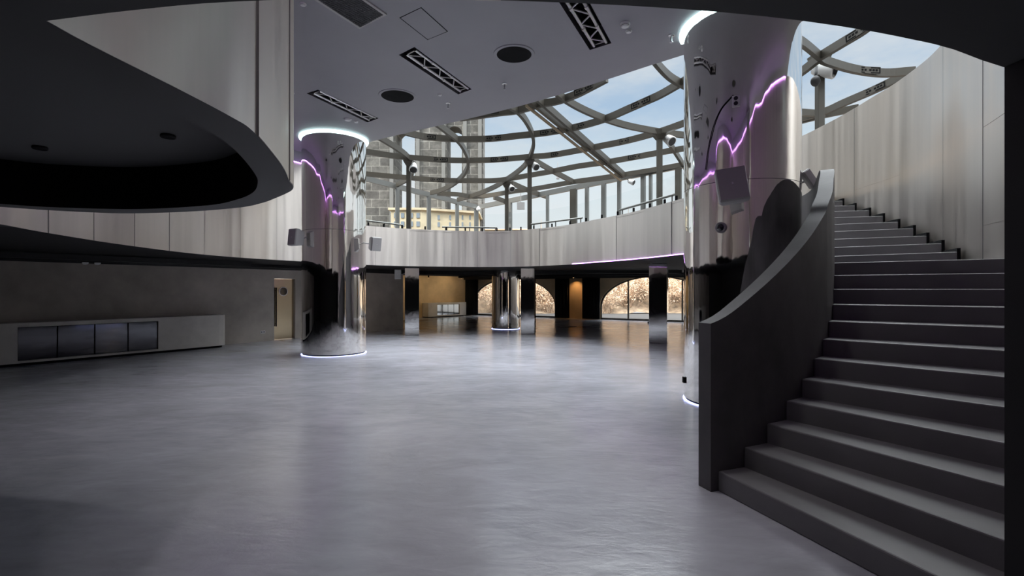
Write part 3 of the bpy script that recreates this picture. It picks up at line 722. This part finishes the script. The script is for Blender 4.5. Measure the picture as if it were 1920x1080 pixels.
# ------------------------------------------------------------------ low bar cabinets with glass doors
def bar_cabinet(label, a, b, dep_, h, x_open, doors, y_top, y_bot, round_end=True):
    """front line a-b in plan, body goes back by dep_"""
    a, b = Vector(a), Vector(b); d = (b-a).normalized(); n = Vector((-d.y, d.x))
    t = thing('bar_cabinet', label, 'cabinet', ((a.x+b.x)/2, (a.y+b.y)/2, 0), 'low bar cabinets')
    Ln = (b-a).length
    def P(s, k=0): return a+d*s+n*k
    so = [((on_line(x, a, b)-a).dot(d)) for x in x_open]
    s0, s1 = so[0], so[-1]
    zt, zb = y_top, y_bot
    bm = BM()
    end = [P(Ln-.22), P(Ln-.10, .02), P(Ln-.02, .09), P(Ln, .2)] if round_end else [P(Ln)]
    prism(bm, [P(0), P(s0), P(s0, dep_), P(0, dep_)], .06, h)
    prism(bm, [P(s1)]+end+[P(Ln, dep_), P(s1, dep_)], .06, h)
    prism(bm, [P(s0), P(s1), P(s1, dep_), P(s0, dep_)], zt, h)
    prism(bm, [P(s0), P(s1), P(s1, dep_), P(s0, dep_)], .06, zb)
    prism(bm, [P(s0, .35), P(s1, .35), P(s1, dep_), P(s0, dep_)], zb, zt)
    body = obj('body', bm, M['cabinet'], t)
    bm = BM(); prism(bm, [P(.02,.03), P(Ln-.2,.03), P(Ln-.05,.2), P(Ln-.05,dep_), P(.02,dep_)], 0, .06); obj('plinth', bm, M['black'], t)
    for k in range(len(so)-1):
        u0, u1 = so[k]+.012, so[k+1]-.012
        bm = BM(); prism(bm, [P(u0,.05), P(u1,.05), P(u1,.08), P(u0,.08)], zb+.012, zt-.012); dr = obj('glass_door', bm, M['pale_glass' if h < .9 else 'door_glass'], t, bevel=.003)
        bm = BM(); bar(bm, [Vector((*P(u0-.006,.045), zb+.006)), Vector((*P(u1+.006,.045), zb+.006)), Vector((*P(u1+.006,.045), zt-.006)), Vector((*P(u0-.006,.045), zt-.006))], .014, .012, True); obj('door_frame', bm, M['black'], dr)
fa, fb = Vector((-11.03,10.68)), Vector((-8.36,14.56))
fdir = (fb-fa).normalized()
bar_cabinet('long low concrete finish bar cabinet with four dark glass doors against left wall', fa-fdir*2.5, fb, .62, .945, (33,109,179,241.5,297), 4, .855, .11)
n2 = Vector((-(W2B-W2A).normalized().y, (W2B-W2A).normalized().x))
c2a, c2b = on_line(803, W2A-n2*.6, W2B-n2*.6), on_line(874, W2A-n2*.6, W2B-n2*.6)
bar_cabinet('small low bar cabinet with four pale glass doors in the far back corner', c2a, c2b, .55, .87, (820,831,841,852,862), 4, .76, .12, False)

# wall socket low on the left wall, emergency lamp up by the ceiling
p2 = on_line(492.5, WL_A, WL_B); pz = zat(622.5, p2.y); pp = Vector((p2.x, p2.y, pz))-Vector((dn.x, dn.y, 0))*.008
t = thing('wall_socket', 'white double socket low on the grey left wall near the door', 'socket', pp)
bm = BM(); box(bm, pp, (.155,.016,.085), Rz); obj('plate', bm, M['white'], t, bevel=.004)
for dx in (-.037, .037):
    bm = BM(); cyl(bm, pp+Rz @ Vector((dx,-.008,0)), .024, -.002, .002, 16, RX); obj('outlet', bm, M['grille'], t)
p2 = on_line(168, WL_A, WL_B)-dn*.10; pz = zat(491.5, p2.y); pp = Vector((p2.x, p2.y, pz))
t = thing('emergency_lamp', 'twin head emergency lamp under the black ceiling on the left wall', 'emergency lamp', pp)
bm = BM(); box(bm, pp+Rz @ Vector((0,.06,.05)), (.40,.07,.06), Rz); obj('case', bm, M['black'], t, bevel=.006)
for dx in (-.12, .12):
    bm = BM(); rows = lathe(bm, [(.03,.05),(.06,0),(.065,-.04),(.05,-.045)], 18, pp+Rz @ Vector((dx,-.02,0)), Rz @ Matrix.Rotation(-.6, 3, 'X')); bm.faces.new(rows[-1]); bm.faces.new(rows[0][::-1]); obj('lamp_head', bm, M['white'], t, True, auto=40)
# speaker beside the slim square column, and the floor items
speaker('small pale loudspeaker hung beside the slim square mirror column', dep(746.5, 514.5, 18.6), .1, 0, .24, .36, .2, (-3.95,18.55,2.3), 'grey loudspeakers under the gallery', m=M['speaker'])
bm = BM(); p = at(1073, 612.5, -EYE); cyl(bm, (p.x,p.y,0), .20, 0, .025, 24); tag(obj('floor_box', bm, M['grille'], smooth=True), 'small dark round floor outlet on the far concrete floor', 'floor outlet')
bm = BM(); p = at(1219, 606.5, -EYE); box(bm, (p.x,p.y,.05), (.22,.15,.10)); tag(obj('floor_uplight', bm, M['black'], bevel=.02), 'small black box on the floor by the arched window', 'box')

# black services under the gallery
def pipe(label, a, b, r, name='ceiling_pipe', cat='pipe', square=False):
    bm = BM()
    if square: bar(bm, [a, b], r*2.6, r*1.3)
    else: tube(bm, [a, b], r, 10)
    tag(obj(name, bm, M['black_ceiling'], smooth=not square), label, cat, 'black services under the gallery')
pipe('black pipe under the gallery ceiling running along the left wall', Vector((*(wl(-11)-dn*.5),2.40)), Vector((*(wl(3)-dn*.5),2.40)), .05)
pipe('flat black duct under the gallery above the long cabinet', Vector((*(wl(-9)-dn*1.3),2.42)), Vector((*(wl(0)-dn*1.3),2.42)), .09, 'ceiling_duct', 'duct', True)
pipe('black pipe under the gallery ceiling in front of the arched windows', Vector((-3,28,2.38)), Vector((9,21.5,2.38)), .06)
pipe('flat black duct under the gallery behind the square columns', Vector((-5,22.5,2.42)), Vector((7,20.5,2.42)), .10, 'ceiling_duct', 'duct', True)
pipe('thin black conduit under the gallery between round column and window', Vector((-4,25.5,2.44)), Vector((8,23,2.44)), .03)
bm = BM(); bar(bm, [Vector((*(wl(-13)-dn*.06),2.42)), Vector((*(wl(14)-dn*.06),2.42))], .1, .16); struct(obj('trim_1', bm, M['black_ceiling']))
bm = BM(); p, q = back(-.2), back(15.8); o2 = Vector((-.522,-.853))*.3; bar(bm, [Vector((*(p+o2),2.40)), Vector((*(q+o2),2.40))], .12, .2); struct(obj('trim_2', bm, M['black_ceiling']))
# curtains by the arched windows
def curtain(label, x0, x1, off, top=2.36):
    n_ = Vector((-.522,-.853)); A = back(0)+n_*off; B = back(10)+n_*off
    a, b = on_line(x0, A, B), on_line(x1, A, B); d = (b-a); L_ = d.length; d.normalize(); bm = BM(); rows = []
    N = 70
    for i in range(N+1):
        u = i/N; w = .05*math.sin(u*L_/.11*2*PI)*(1+.3*math.sin(u*23)); p = a+d*(u*L_)+n_*w; q = p+n_*.015
        rows.append([bm.verts.new((p.x,p.y,.03)), bm.verts.new((p.x,p.y,top)), bm.verts.new((q.x,q.y,top)), bm.verts.new((q.x,q.y,.03))])
    for i in range(N):
        for k in range(4): bm.faces.new((rows[i][k], rows[i+1][k], rows[i+1][(k+1)%4], rows[i][(k+1)%4]))
    bm.faces.new(rows[0]); bm.faces.new(rows[-1][::-1])
    tag(obj('curtain', bm, M['curtain'], smooth=True), label, 'curtain', 'black floor length curtains')
curtain('black floor length curtain beside the far bar cabinet', 873, 897, .25)
curtain('black curtain right beside the smaller arched window section', 1041, 1068, .25)
curtain('black curtain left of the large arched window', 1092, 1125, .25)
# small warm wall washers under the gallery, all but the first added as fill
M['warm_lamp'] = mat('warm_lamp', (1,.8,.5), emit=(1,.6,.25), estr=6)
def washer(label, p, aim, e, col, spread):
    t = thing('wall_washer', label, 'downlight', (p.x,p.y,2.4), 'warm wall washers under the gallery')
    bm = BM(); tube(bm, [(p.x,p.y,2.48),(p.x,p.y,2.34)], .04, 12); obj('housing', bm, M['black'], t)
    bm = BM(); cyl(bm, (p.x,p.y,2.336), .03, 0, .003, 12); obj('lens', bm, M['warm_lamp'], t)
    ld = bpy.data.lights.new('wall_washer_light', 'SPOT'); lo = bpy.data.objects.new('wall_washer_light', ld); C.objects.link(lo); lo.location = (p.x,p.y,2.33); ld.energy = e; ld.color = col; ld.spot_size = spread; ld.spot_blend = .9; ld.shadow_soft_size = .03
    lo.rotation_euler = Vector(aim).to_track_quat('-Z','Y').to_euler()
washer('small warm downlight on the wall strip between two black curtains', back(7.75)+Vector((-.522,-.853))*.45, (.25,.42,-1), 45, (1,.55,.22), 1.6)
washer('small warm fill lamp added above the far bar cabinet', W2A.lerp(W2B, .42)-n2*1.6, (n2.x*.9, n2.y*.9, -.55), 60, (1,.74,.42), 2.4)
washer('small warm fill lamp added above the near end of the far bar cabinet', W2A.lerp(W2B, .74)-n2*1.6, (n2.x*.9, n2.y*.9, -.55), 60, (1,.74,.42), 2.4)
washer('added warm fill lamp in front of the dark wall beside the slim square column', Vector((-6.2,17.6)), (-.5,.9,-.6), 22, (1,.72,.42), 2.4)

# ------------------------------------------------------------------ glazed roof
def roof(x, y):     # sight line onto the sloping roof plane (eye height + 6.43 - .09 * distance)
    v = (Y0-y)/F; Y = 6.43/(v+.09); return Vector(((x-960)/F*Y, Y, EYE+6.43-.09*Y))
def rz(x, y): return EYE+6.43-.09*y
FC = roof(896, 388); FL = roof(686, 334); FR = roof(1280, 309)
dl = (FL-FC).normalized(); FL2 = FC+dl*((FL-FC).length*1.55)
dr_ = (FR-FC).normalized(); FR2 = FC+dr_*((FR-FC).length*1.50)
sky = thing('skylight', 'large sloping glass roof on curved steel beams above the gallery', 'skylight', (0, 16, 6.6))
bm = BM(); poly = [Vector((p.x,p.y,0)) for p in CH]+[Vector((12,2.5,0)), Vector((13,12,0)), FR2, FC, FL2]
poly = [Vector((p.x,p.y,rz(p.x,p.y)+.17)) for p in poly]
tri = tessellate_polygon([poly]); vs = [bm.verts.new(p) for p in poly]
for f in tri: bm.faces.new([vs[i] for i in f])
obj('glass_pane', bm, M['glass'], sky)
def beam(name, pts, w=.10, h=.19, n=6, dz=0, mt='steel'):
    P = cr([roof(x, y)+Vector((0,0,dz)) for x, y in pts], n); bm = BM(); bar(bm, P, w, h); o = obj(name, bm, M[mt], sky); return P
rings = [
 [(862,221),(890,217.5),(938,211),(967,207.7),(991,201.7),(1015,194.4),(1044,189.6),(1078,178),(1108,163),(1138,147)],
 [(752,244),(771.5,251),(807.6,257.5),(860.6,261),(920,260),(967,255),(1025,248.6),(1082.5,237.8),(1135.5,222.5),(1178.8,204),(1215,188),(1239,177),(1275,156.5),(1310,136)],
 [(664,280),(686,284),(740,292.5),(795.5,297.5),(853,300.8),(920,299.9),(991,294.3),(1034.4,290.7),(1082.5,282.3),(1125.8,273.9),(1178.8,263),(1236.6,247),(1280.4,231.7),(1310,220)],
 [(664,322),(686,326),(752,332),(824.4,337.7),(896.7,338.9),(938,337.6),(991,329),(1034,321.5),(1082.5,311.9),(1130.7,305),(1178.8,296.7),(1227,287.8),(1280.4,278.7),(1310,273)],
 [(819.6,363),(858,364.5),(890,369),(926,365),(962,359),(998,354.5),(1034,348.5),(1075,341),(1118.6,335),(1166.8,328),(1227,318.4),(1280,308.8)]]
for r in rings: beam('ring_beam', r)
for r in ([(700,251),(721,263),(740,275),(757,287),(768,298),(775,310),(774,322),(765,335),(744,347)],
          [(800,219),(822,234),(836.5,245),(858,262),(870,278.7),(877.4,298),(876,315),(865.4,331.7),(848.5,346),(829,355.7),(807.6,361.7)],
          [(930,182),(955,198),(972,209),(986,225.7),(997,247.4),(1000.7,264),(998.3,281),(992,296.7),(984,310),(969.4,323),(950,336.4),(926,351),(892,365),(858,374.5)],
          [(1015,152),(1041.7,172),(1064,189),(1094,205.6),(1133,222),(1178,236),(1236,247),(1280,253),(1310,256)],
          [(1215,95),(1230.6,118),(1253,141.7),(1275,155.6),(1310,172)]):
    beam('curved_rib', r)
for r in ([(975,172),(1167,330)], [(994,172),(1078,246),(1171,328)], [(1236,250),(1251,262),(1290,323)], [(1000.7,300),(1039,322),(1075,341)], [(960,343.6),(993.5,358),(1025,369)], [(926,370),(952,379)]):
    beam('straight_rib', r, .09, .2)
P = [roof(x, y)+Vector((0,0,-.18)) for x, y in ((987,186),(1164,331))]
bm = BM(); tube(bm, P, .045, 8); obj('tie_pipe', bm, M['bronze'], sky)
# beams seen to the right of the right column
for r in ([(1650,30),(1620,55.5),(1580,80),(1537,106)], [(1480,66),(1507,81.5),(1537,106)], [(1480,150),(1505,133),(1537,108)], [(1537,108),(1550,115),(1602,130),(1657,137),(1715,133)], [(1490,225),(1546,209),(1583,192.6),(1639,168.5),(1700,139)], [(1480,210),(1505,211),(1546,214)], [(1490,229),(1546,215),(1610,202)]):
    beam('curved_rib', r)
def beam_mark(x, y, dx, dy, ln=.62, hh=.12):
    p = roof(x, y); q = roof(x+dx, y+dy); d = (q-p).normalized(); nn = Vector((d.y, -d.x, 0)).normalized()
    if nn.y > 0: nn = -nn
    up = Vector((0,0,1)); c = p+nn*.056; bm = BM()
    R = Matrix((d, nn, d.cross(nn)*-1 if d.cross(nn).z < 0 else d.cross(nn))).transposed()
    box(bm, c-nn*.003, (ln+.05,.008,hh+.05), R)
    for u in (-.5, .5): box(bm, c+d*ln*u, (.028,.012,hh+.02), R)
    for v in (-.5, .5):
        for u in (-.32, .32): box(bm, c+d*ln*u+up*hh*v, (ln*.38,.012,.022), R)
    for k in range(6): box(bm, c+d*ln*((k-2.5)*.13+(.04 if k > 2 else -.04)), (.055,.012,.045), R)
    o = obj('stamped_mark', bm, [M['steel'], M['black']], sky)
    for i, p in enumerate(o.data.polygons): p.material_index = 0 if i < 6 else 1
for m_ in ((917,211.5,20,-3),(1097,168,20,-9),(927,259.5,20,-1.5),(1032,247.5,20,-3),(1099,234,20,-5),(1203,193.5,20,-9),(798,256.5,20,2),(937,298.5,20,-1.5),(1050,288.5,20,-3),(1171,265,20,-4.5),(823,299.5,20,1),(722,290.2,20,3),(817,337.3,20,1),(730,330.7,20,1.5),(1195,293.7,20,-3),(1615,58,20,-13),(1624,133,20,1),(1639,168.5,20,-9.5)): beam_mark(*m_)
# steel posts under the roof
def post(label, x, ytop, Y, ybot=None):
    X = (x-960)/F*Y; zt = rz(X, Y)-.05
    zt = max(zat(ytop, Y), 4.5)
    t = thing('steel_post', label, 'post', (X, Y, ZG), 'steel posts carrying the glass roof')
    bm = BM(); box(bm, (X,Y,(ZG+zt)/2), (.16,.16,zt-ZG)); obj('shaft', bm, M['steel'], t, bevel=.008)
    bm = BM(); s = []
    for z, k in ((zt-.22,.09),(zt-.08,.17),(zt+.06,.2)): s.append([bm.verts.new((X+a*k,Y+b*k,z)) for a, b in ((-1,-1),(1,-1),(1,1),(-1,1))])
    for i in range(2):
        for k in range(4): bm.faces.new((s[i][k], s[i][(k+1)%4], s[i+1][(k+1)%4], s[i+1][k]))
    bm.faces.new(s[0][::-1]); bm.faces.new(s[2]); obj('capital', bm, M['steel'], t)
    bm = BM(); box(bm, (X,Y,ZG+.02), (.26,.26,.04)); obj('base_plate', bm, M['steel'], t)
    return Vector((X, Y, zt))
def post_y(x, y): return roof(x, y).y
PT = []
for lab, x, y in (('steel post nearest the left mirror column on the gallery', 766.5, 300), ('tall steel post in the middle of the gallery under a beam node', 993, 299), ('shorter looking steel post left of the middle post, further back', 950, 342), ('steel post close to the left side of the right mirror column', 1236.5, 249), ('steel post seen between right mirror column and metal stair wall', 1537, 108)):
    PT.append(post(lab, x, y, post_y(x, y) if x != 1537 else 12.3))
# spotlight heads clamped to the posts
def spot(label, x, y, Y, r, yaw, pitch):
    c = dep(x, y, Y); t = thing('spotlight', label, 'spotlight', c, 'white spotlights on the gallery posts')
    R = Matrix.Rotation(yaw, 3, 'Z') @ Matrix.Rotation(pitch, 3, 'X')
    bm = BM(); rows = lathe(bm, [(r*.55,-r*1.3),(r*.75,-r*.9),(r,r*.9),(r*.92,r)], 20, c, R); bm.faces.new(rows[0][::-1]); bm.faces.new(rows[-1]); obj('can', bm, M['white'], t, True, auto=40)
    bm = BM(); cyl(bm, c, r*.8, r*1.0, r*1.03, 20, R); obj('lens', bm, M['black_gloss'], t)
    bm = BM(); q = c+Vector((-r*1.5,0,r*.9)); tube(bm, [c, q], r*.16, 8); obj('yoke', bm, M['steel'], t)
spot('white spotlight on the post beside the right mirror column', 1254, 262, PT[3].y, .17, .5, 2.2)
spot('white spotlight on the tall middle gallery post', 1003, 311, PT[1].y, .14, .5, 2.2)
spot('white spotlight on the post near the left mirror column', 775, 314, PT[0].y, .16, .2, 2.4)
spot('white spotlight on the shorter post left of the middle', 958, 352, PT[2].y, .14, .5, 2.2)
spot('pale spotlight on the post above the metal stair wall', 1548, 130, 12.2, .22, .8, 1.9)
spot('white spotlight high on the right glass front', 1184, 341, 17.5, .10, .9, 2.0)
bm = BM(); c = dep(1529, 152, 12.1); bead(bm, c, .11, 14, (1,1,1.2)); tube(bm, [c, c+Vector((.02,.0,.35))], .035, 8); tag(obj('dome_camera', bm, M['grille'], smooth=True), 'dark dome camera hanging from the beam above the metal stair wall', 'camera')
bm = BM(); c = dep(897, 392, 24.9); bead(bm, c, .11, 14); tube(bm, [c, c+Vector((0,.1,.15))], .04, 8); tag(obj('dome_camera', bm, M['white'], smooth=True), 'white dome camera on the corner of the glass fronts', 'camera')
for lab, x, y in (('dark box shaped fixture hanging in front of right glazing', 976.5, 386), ('small dark fixture hanging below a beam beside the middle post', 1046, 329)):
    bm = BM(); c = dep(x, y, 21); box(bm, c, (.32 if y > 350 else .12, .12, .30)); tube(bm, [c, c+Vector((0,0,.55))], .015, 6); tag(obj('hanging_fixture', bm, M['speaker']), lab, 'fixture')
# glass fronts of the gallery
def front(num, a, b, xs, widths, doors):
    a, b = Vector((a.x,a.y)), Vector((b.x,b.y))
    d = (b-a).normalized(); n = Vector((-d.y, d.x))
    bm = BM(); bar(bm, [Vector((*a, rz(*a)-.02)), Vector((*b, rz(*b)-.02))], .12, .22); bar(bm, [Vector((*a, ZG+.05)), Vector((*b, ZG+.05))], .12, .10)
    w = struct(obj('window_%d' % num, bm, M['steel_light']))
    for x, ww in zip(xs, widths):
        p = on_line(x, a, b); wd = ww/F*p.y; bm = BM(); z1 = rz(*p)-.08
        box(bm, (p.x,p.y,(ZG+.1+z1)/2), (wd, .14, z1-ZG-.1), Matrix.Rotation(math.atan2(d.y,d.x), 3, 'Z')); o = obj('mullion', bm, M['steel_light' if ww < 10 else 'steel']); l = o.location.copy(); o.parent = w; o.location = l-w.location
    bm = BM(); vs = [bm.verts.new(v) for v in (Vector((*a,ZG+.1)), Vector((*b,ZG+.1)), Vector((*b,rz(*b)-.1)), Vector((*a,rz(*a)-.1)))]; bm.faces.new(vs)
    o = obj('glass_pane', bm, M['clear_glass']); l = o.location.copy(); o.parent = w; o.location = l-w.location
front(1, FL2, FC, (745,804,857,893), (6,6,5,7), ())
front(2, FC, FR2, (957,1026.7,1075.5,1100.5,1132,1161,1206,1220,1272), (5,4,13,6,8,6,8,5,11), ())
# balustrade glass and handrails on the band
i0 = [i for i, p in enumerate(RING) if p.x > -4.9][0]; i1 = len(RING)-10
def off_ring(i, k):
    d = (RING[min(i+1,len(RING)-1)]-RING[i-1]).normalized(); return RING[i]+Vector((-d.y, d.x))*k
bal = thing('glass_balustrade', 'clear frameless glass balustrade standing on the curved metal band', 'balustrade', (-1.2, 18.0, ZB))
step_ = 8; segs = list(range(i0, i1, step_))
for s in segs:
    e = min(s+step_, i1); bm = BM(); a = [off_ring(i, .06) for i in range(s, e+1)]
    f0 = [bm.verts.new((p.x,p.y,ZB+.01)) for p in a]; f1 = [bm.verts.new((p.x,p.y,ZB+.62)) for p in a]
    for i in range(len(a)-1): bm.faces.new((f0[i],f0[i+1],f1[i+1],f1[i]))
    obj('glass_pane', bm, M['clear_glass'], bal, True)
    for i in (s+1, s+5):
        if i < e: p = off_ring(i, .06); bm = BM(); box(bm, (p.x,p.y,ZB+.06), (.05,.05,.12)); obj('clamp', bm, M['black'], bal)
def handrail(label, pts, Yoff):
    A = [dep(x, y, Y) for x, y, Y in pts]
    t = thing('handrail', label, 'handrail', (A[0].x, A[0].y, ZG), 'short steel handrails on the gallery')
    bm = BM(); tube(bm, A, .032, 10); obj('rail', bm, M['steel_light'], t, True, auto=50)
    n = 3
    for k in range(n):
        p = A[0].lerp(A[-1], [.06, .5, .97][k]); bm = BM(); tube(bm, [(p.x,p.y,ZG),(p.x,p.y,p.z)], .02, 8); obj('baluster', bm, M['steel_light'], t, True, auto=50)
handrail('short handrail just right of the left mirror column', [(686,413.5,17.6),(755,422,18.2)], 0)
handrail('handrail in the middle of the gallery below the glass corner', [(829,425.5,19),(932,427,19)], 0)
handrail('sloping looking handrail right of the middle gallery post', [(996,420.5,18.2),(1092,408.5,16.6)], 0)
handrail('handrail at the right end of the gallery near the right mirror column', [(1162,394,15.2),(1264,365,12.8)], 0)

# ------------------------------------------------------------------ outside
bm = BM(); prism(bm, [(-60,36),(70,36)]+[(70,-6),(14.05,-6)]+[tuple(back(s)+Vector((.522,.853))*.27) for s in (19.6,-3)]+[(-60,35.9)], -.6, -.02); struct(obj('ground', bm, M['asphalt']))
bm = BM(); nx, ny = 60, 24; g = []
for j in range(ny+1):
    for i in range(nx+1):
        x = -30+80*i/nx; y = 34.5+30*j/ny; z = -.15+5.2*(1-math.exp(-((y-34.5)/9)**1.3))+.25*math.sin(x*.9+j)+random.uniform(-.12,.12)
        g.append(bm.verts.new((x, y, z)))
for j in range(ny):
    for i in range(nx): bm.faces.new((g[j*(nx+1)+i], g[j*(nx+1)+i+1], g[(j+1)*(nx+1)+i+1], g[(j+1)*(nx+1)+i]))
struct(obj('ground', bm, M['earth'], smooth=True))
def hill(y): return -.15+5.2*(1-math.exp(-(max(0, y-34.5)/9)**1.3))
def shrub_meshes(seed):
    rnd = random.Random(seed); bt, bl = BM(), BM()
    for s in range(46):
        a = rnd.uniform(0, 2*PI); l = rnd.uniform(1.2, 2.8); t = rnd.uniform(.1, .75)
        p = Vector((rnd.uniform(-.5,.5), rnd.uniform(-.5,.5), -.1)); d = Vector((math.cos(a)*t, math.sin(a)*t, 1)).normalized(); pts = [p]
        for k in range(4): d = (d+Vector((rnd.uniform(-.3,.3), rnd.uniform(-.3,.3), rnd.uniform(-.1,.2)))).normalized(); pts.append(pts[-1]+d*l/4)
        tube(bt, pts, [.022,.017,.012,.008,.004], 3, False)
        for k in range(9):
            q = pts[rnd.randint(1,3)].lerp(pts[4], rnd.random()); e = Vector((rnd.uniform(-1,1), rnd.uniform(-1,1), rnd.uniform(-.2,1))).normalized()*rnd.uniform(.2,.6); tube(bt, [q, q+e], [.008,.003], 3, False)
            for _ in range(5):
                c = q+e*rnd.uniform(.2,1.1); u = Vector((rnd.uniform(-1,1),rnd.uniform(-1,1),rnd.uniform(-1,1))).normalized()*.055; v = u.cross(Vector((rnd.uniform(-1,1),rnd.uniform(-1,1),rnd.uniform(-1,1)))).normalized()*.03
                bl.faces.new([bl.verts.new(c+w) for w in (-u, v, u, -v)])
    return bt, bl
protos = []
def place_shrub(i, x, y, s):
    labs = 'dry brown bare shrub on the sunlit slope outside the arched windows'
    loc = Vector((x, y, hill(y)))
    r = bpy.data.objects.new('dry_shrub', None); C.objects.link(r); r.location = loc; r.scale = (s,s,s); r.rotation_euler = (0,0,random.uniform(0,6)); tag(r, labs, 'shrub', 'dry shrubs on the slope')
    for me, nm in protos[i % len(protos)]:
        c = bpy.data.objects.new(nm, me); C.objects.link(c); c.parent = r
for sd_ in range(3):
    bt, bl = shrub_meshes(sd_); out = []
    for b_, nm, m_ in ((bt,'twigs','twig'),(bl,'leaves','leaf')):
        me = bpy.data.meshes.new(nm); b_.to_mesh(me); b_.free(); me.materials.append(M[m_]); out.append((me, nm))
    protos.append(out)
k = 0
for row, y in enumerate((35.6, 37.4, 39.4, 41.8, 44.5)):
    for i in range(9):
        x = -3.2+i*2.0*(y/36)+random.uniform(-.5,.5)+(row%2)*.9; place_shrub(k, x, y+random.uniform(-.5,.5), random.uniform(.8,1.15)); k += 1
for x, y, lab in ((6.3,38.0,'slender pale tree trunk outside the large arched window left of its bar'),(9.2,39.5,'slender pale tree trunk outside the right part of the large arched window'),(2.2,37.5,'leaning thin tree outside the smaller arched window section')):
    t = thing('bare_tree', lab, 'tree', (x,y,hill(y))); bm = BM(); z = hill(y)
    tube(bm, [(x,y,z-.2),(x+.1,y,z+1.6),(x+.05,y,z+3.2),(x+.25,y,z+5)], [.13,.11,.09,.05], 8); obj('trunk', bm, M['trunk'], t, True)
    bm = BM(); rnd = random.Random(x)
    for j in range(14):
        h = rnd.uniform(.8,4.6); a = rnd.uniform(0,6.3); l = rnd.uniform(.6,1.6); tube(bm, [(x+.1,y,z+h),(x+math.cos(a)*l*.5,y+math.sin(a)*l*.5,z+h+l*.5),(x+math.cos(a)*l,y+math.sin(a)*l,z+h+l*1.1)], [.035,.022,.008], 4, False)
    obj('branches', bm, M['trunk'], t, True)
# grey stone arcade tower, cream building, low orange roofs
Yt = 48
def px(x, Y): return (x-960)/F*Y
t = thing('stone_tower', 'tall grey stone building with arched bays seen through the glass roof', 'building', (px(800,Yt), Yt, 0))
for x0, x1 in ((560,741),(778,838),(866,906)):
    bm = BM(); box(bm, (px((x0+x1)/2,Yt), Yt+1.5, 19), ((x1-x0)/F*Yt, 3, 38)); obj('pier', bm, M['stone'], t)
    for x in (x0+6, x1-6):
        bm = BM(); box(bm, (px(x,Yt), Yt-.12, 19), (.35, .3, 38)); obj('pilaster', bm, M['exterior'], t)
for x0, x1, ys in ((741,778,238),(838,866,235)):
    bm = BM(); a, b = px(x0,Yt), px(x1,Yt); r = (b-a)/2; zc = zat(ys, Yt)-r; pts = [(a,38),(b,38)]+[(a+r+r*math.cos(PI*i/14), zc+r*math.sin(PI*i/14)) for i in range(15)]
    f = [bm.verts.new((p[0], Yt+.3, p[1])) for p in pts]; h = [bm.verts.new((p[0], Yt+2.4, p[1])) for p in pts]; m = len(pts)
    bm.faces.new(f); bm.faces.new(h[::-1])
    for i in range(m): bm.faces.new((f[i], h[i], h[(i+1)%m], f[(i+1)%m]))
    obj('arch', bm, M['stone'], t)
Yc = 42
t = thing('cream_building', 'sunlit cream stone building with small windows behind the glass front', 'building', (px(800,Yc), Yc, 0))
bm = BM(); prism(bm, [(px(733,Yc),Yc),(px(790,Yc),Yc),(px(892,Yc),Yc+2),(px(892,Yc),Yc+6),(px(733,Yc),Yc+5)], 0, zat(394,Yc)); obj('wall', bm, M['cream'], t)
bm = BM(); prism(bm, [(px(733,Yc)-.2,Yc-.2),(px(790,Yc),Yc-.2),(px(892,Yc)+.2,Yc+1.8),(px(892,Yc)+.2,Yc+6),(px(733,Yc)-.2,Yc+5)], zat(394,Yc), zat(390,Yc)); obj('cornice', bm, M['cream'], t)
for x in (742,755,771,784):
    for y in (404,420):
        c = dep(x, y, Yc-.02); bm = BM(); box(bm, c, (.28,.1,.42)); obj('window', bm, M['window_dark'], t)
for x in (805,822,843,866,880):
    for y in (408,421):
        Yw = Yc+2*(px(x,Yc)-px(790,Yc))/(px(892,Yc)-px(790,Yc))-.02; c = dep(x, y, Yw); bm = BM(); box(bm, c, (.26,.1,.4)); obj('window', bm, M['window_dark'], t)
Yo = 80
t = thing('roof_terrace_house', 'low distant orange roofed building above the gallery band', 'building', (px(950,Yo), Yo, 0))
bm = BM(); prism(bm, [(px(880,Yo),Yo),(px(1010,Yo),Yo),(px(1010,Yo),Yo+8),(px(880,Yo),Yo+8)], 0, zat(431,Yo)); obj('wall', bm, M['cream'], t)
bm = BM(); A = [(px(878,Yo),Yo-.5,zat(431,Yo)),(px(1014,Yo),Yo-.5,zat(431,Yo)),(px(1014,Yo),Yo+8.5,zat(431,Yo)),(px(878,Yo),Yo+8.5,zat(431,Yo)),(px(890,Yo),Yo+4,zat(427,Yo)),(px(985,Yo),Yo+4,zat(423,Yo))]
v = [bm.verts.new(p) for p in A]
for f in ((0,1,5,4),(1,2,5),(2,3,4,5),(3,0,4),(3,2,1,0)): bm.faces.new([v[i] for i in f])
obj('roof', bm, M['orange'], t)
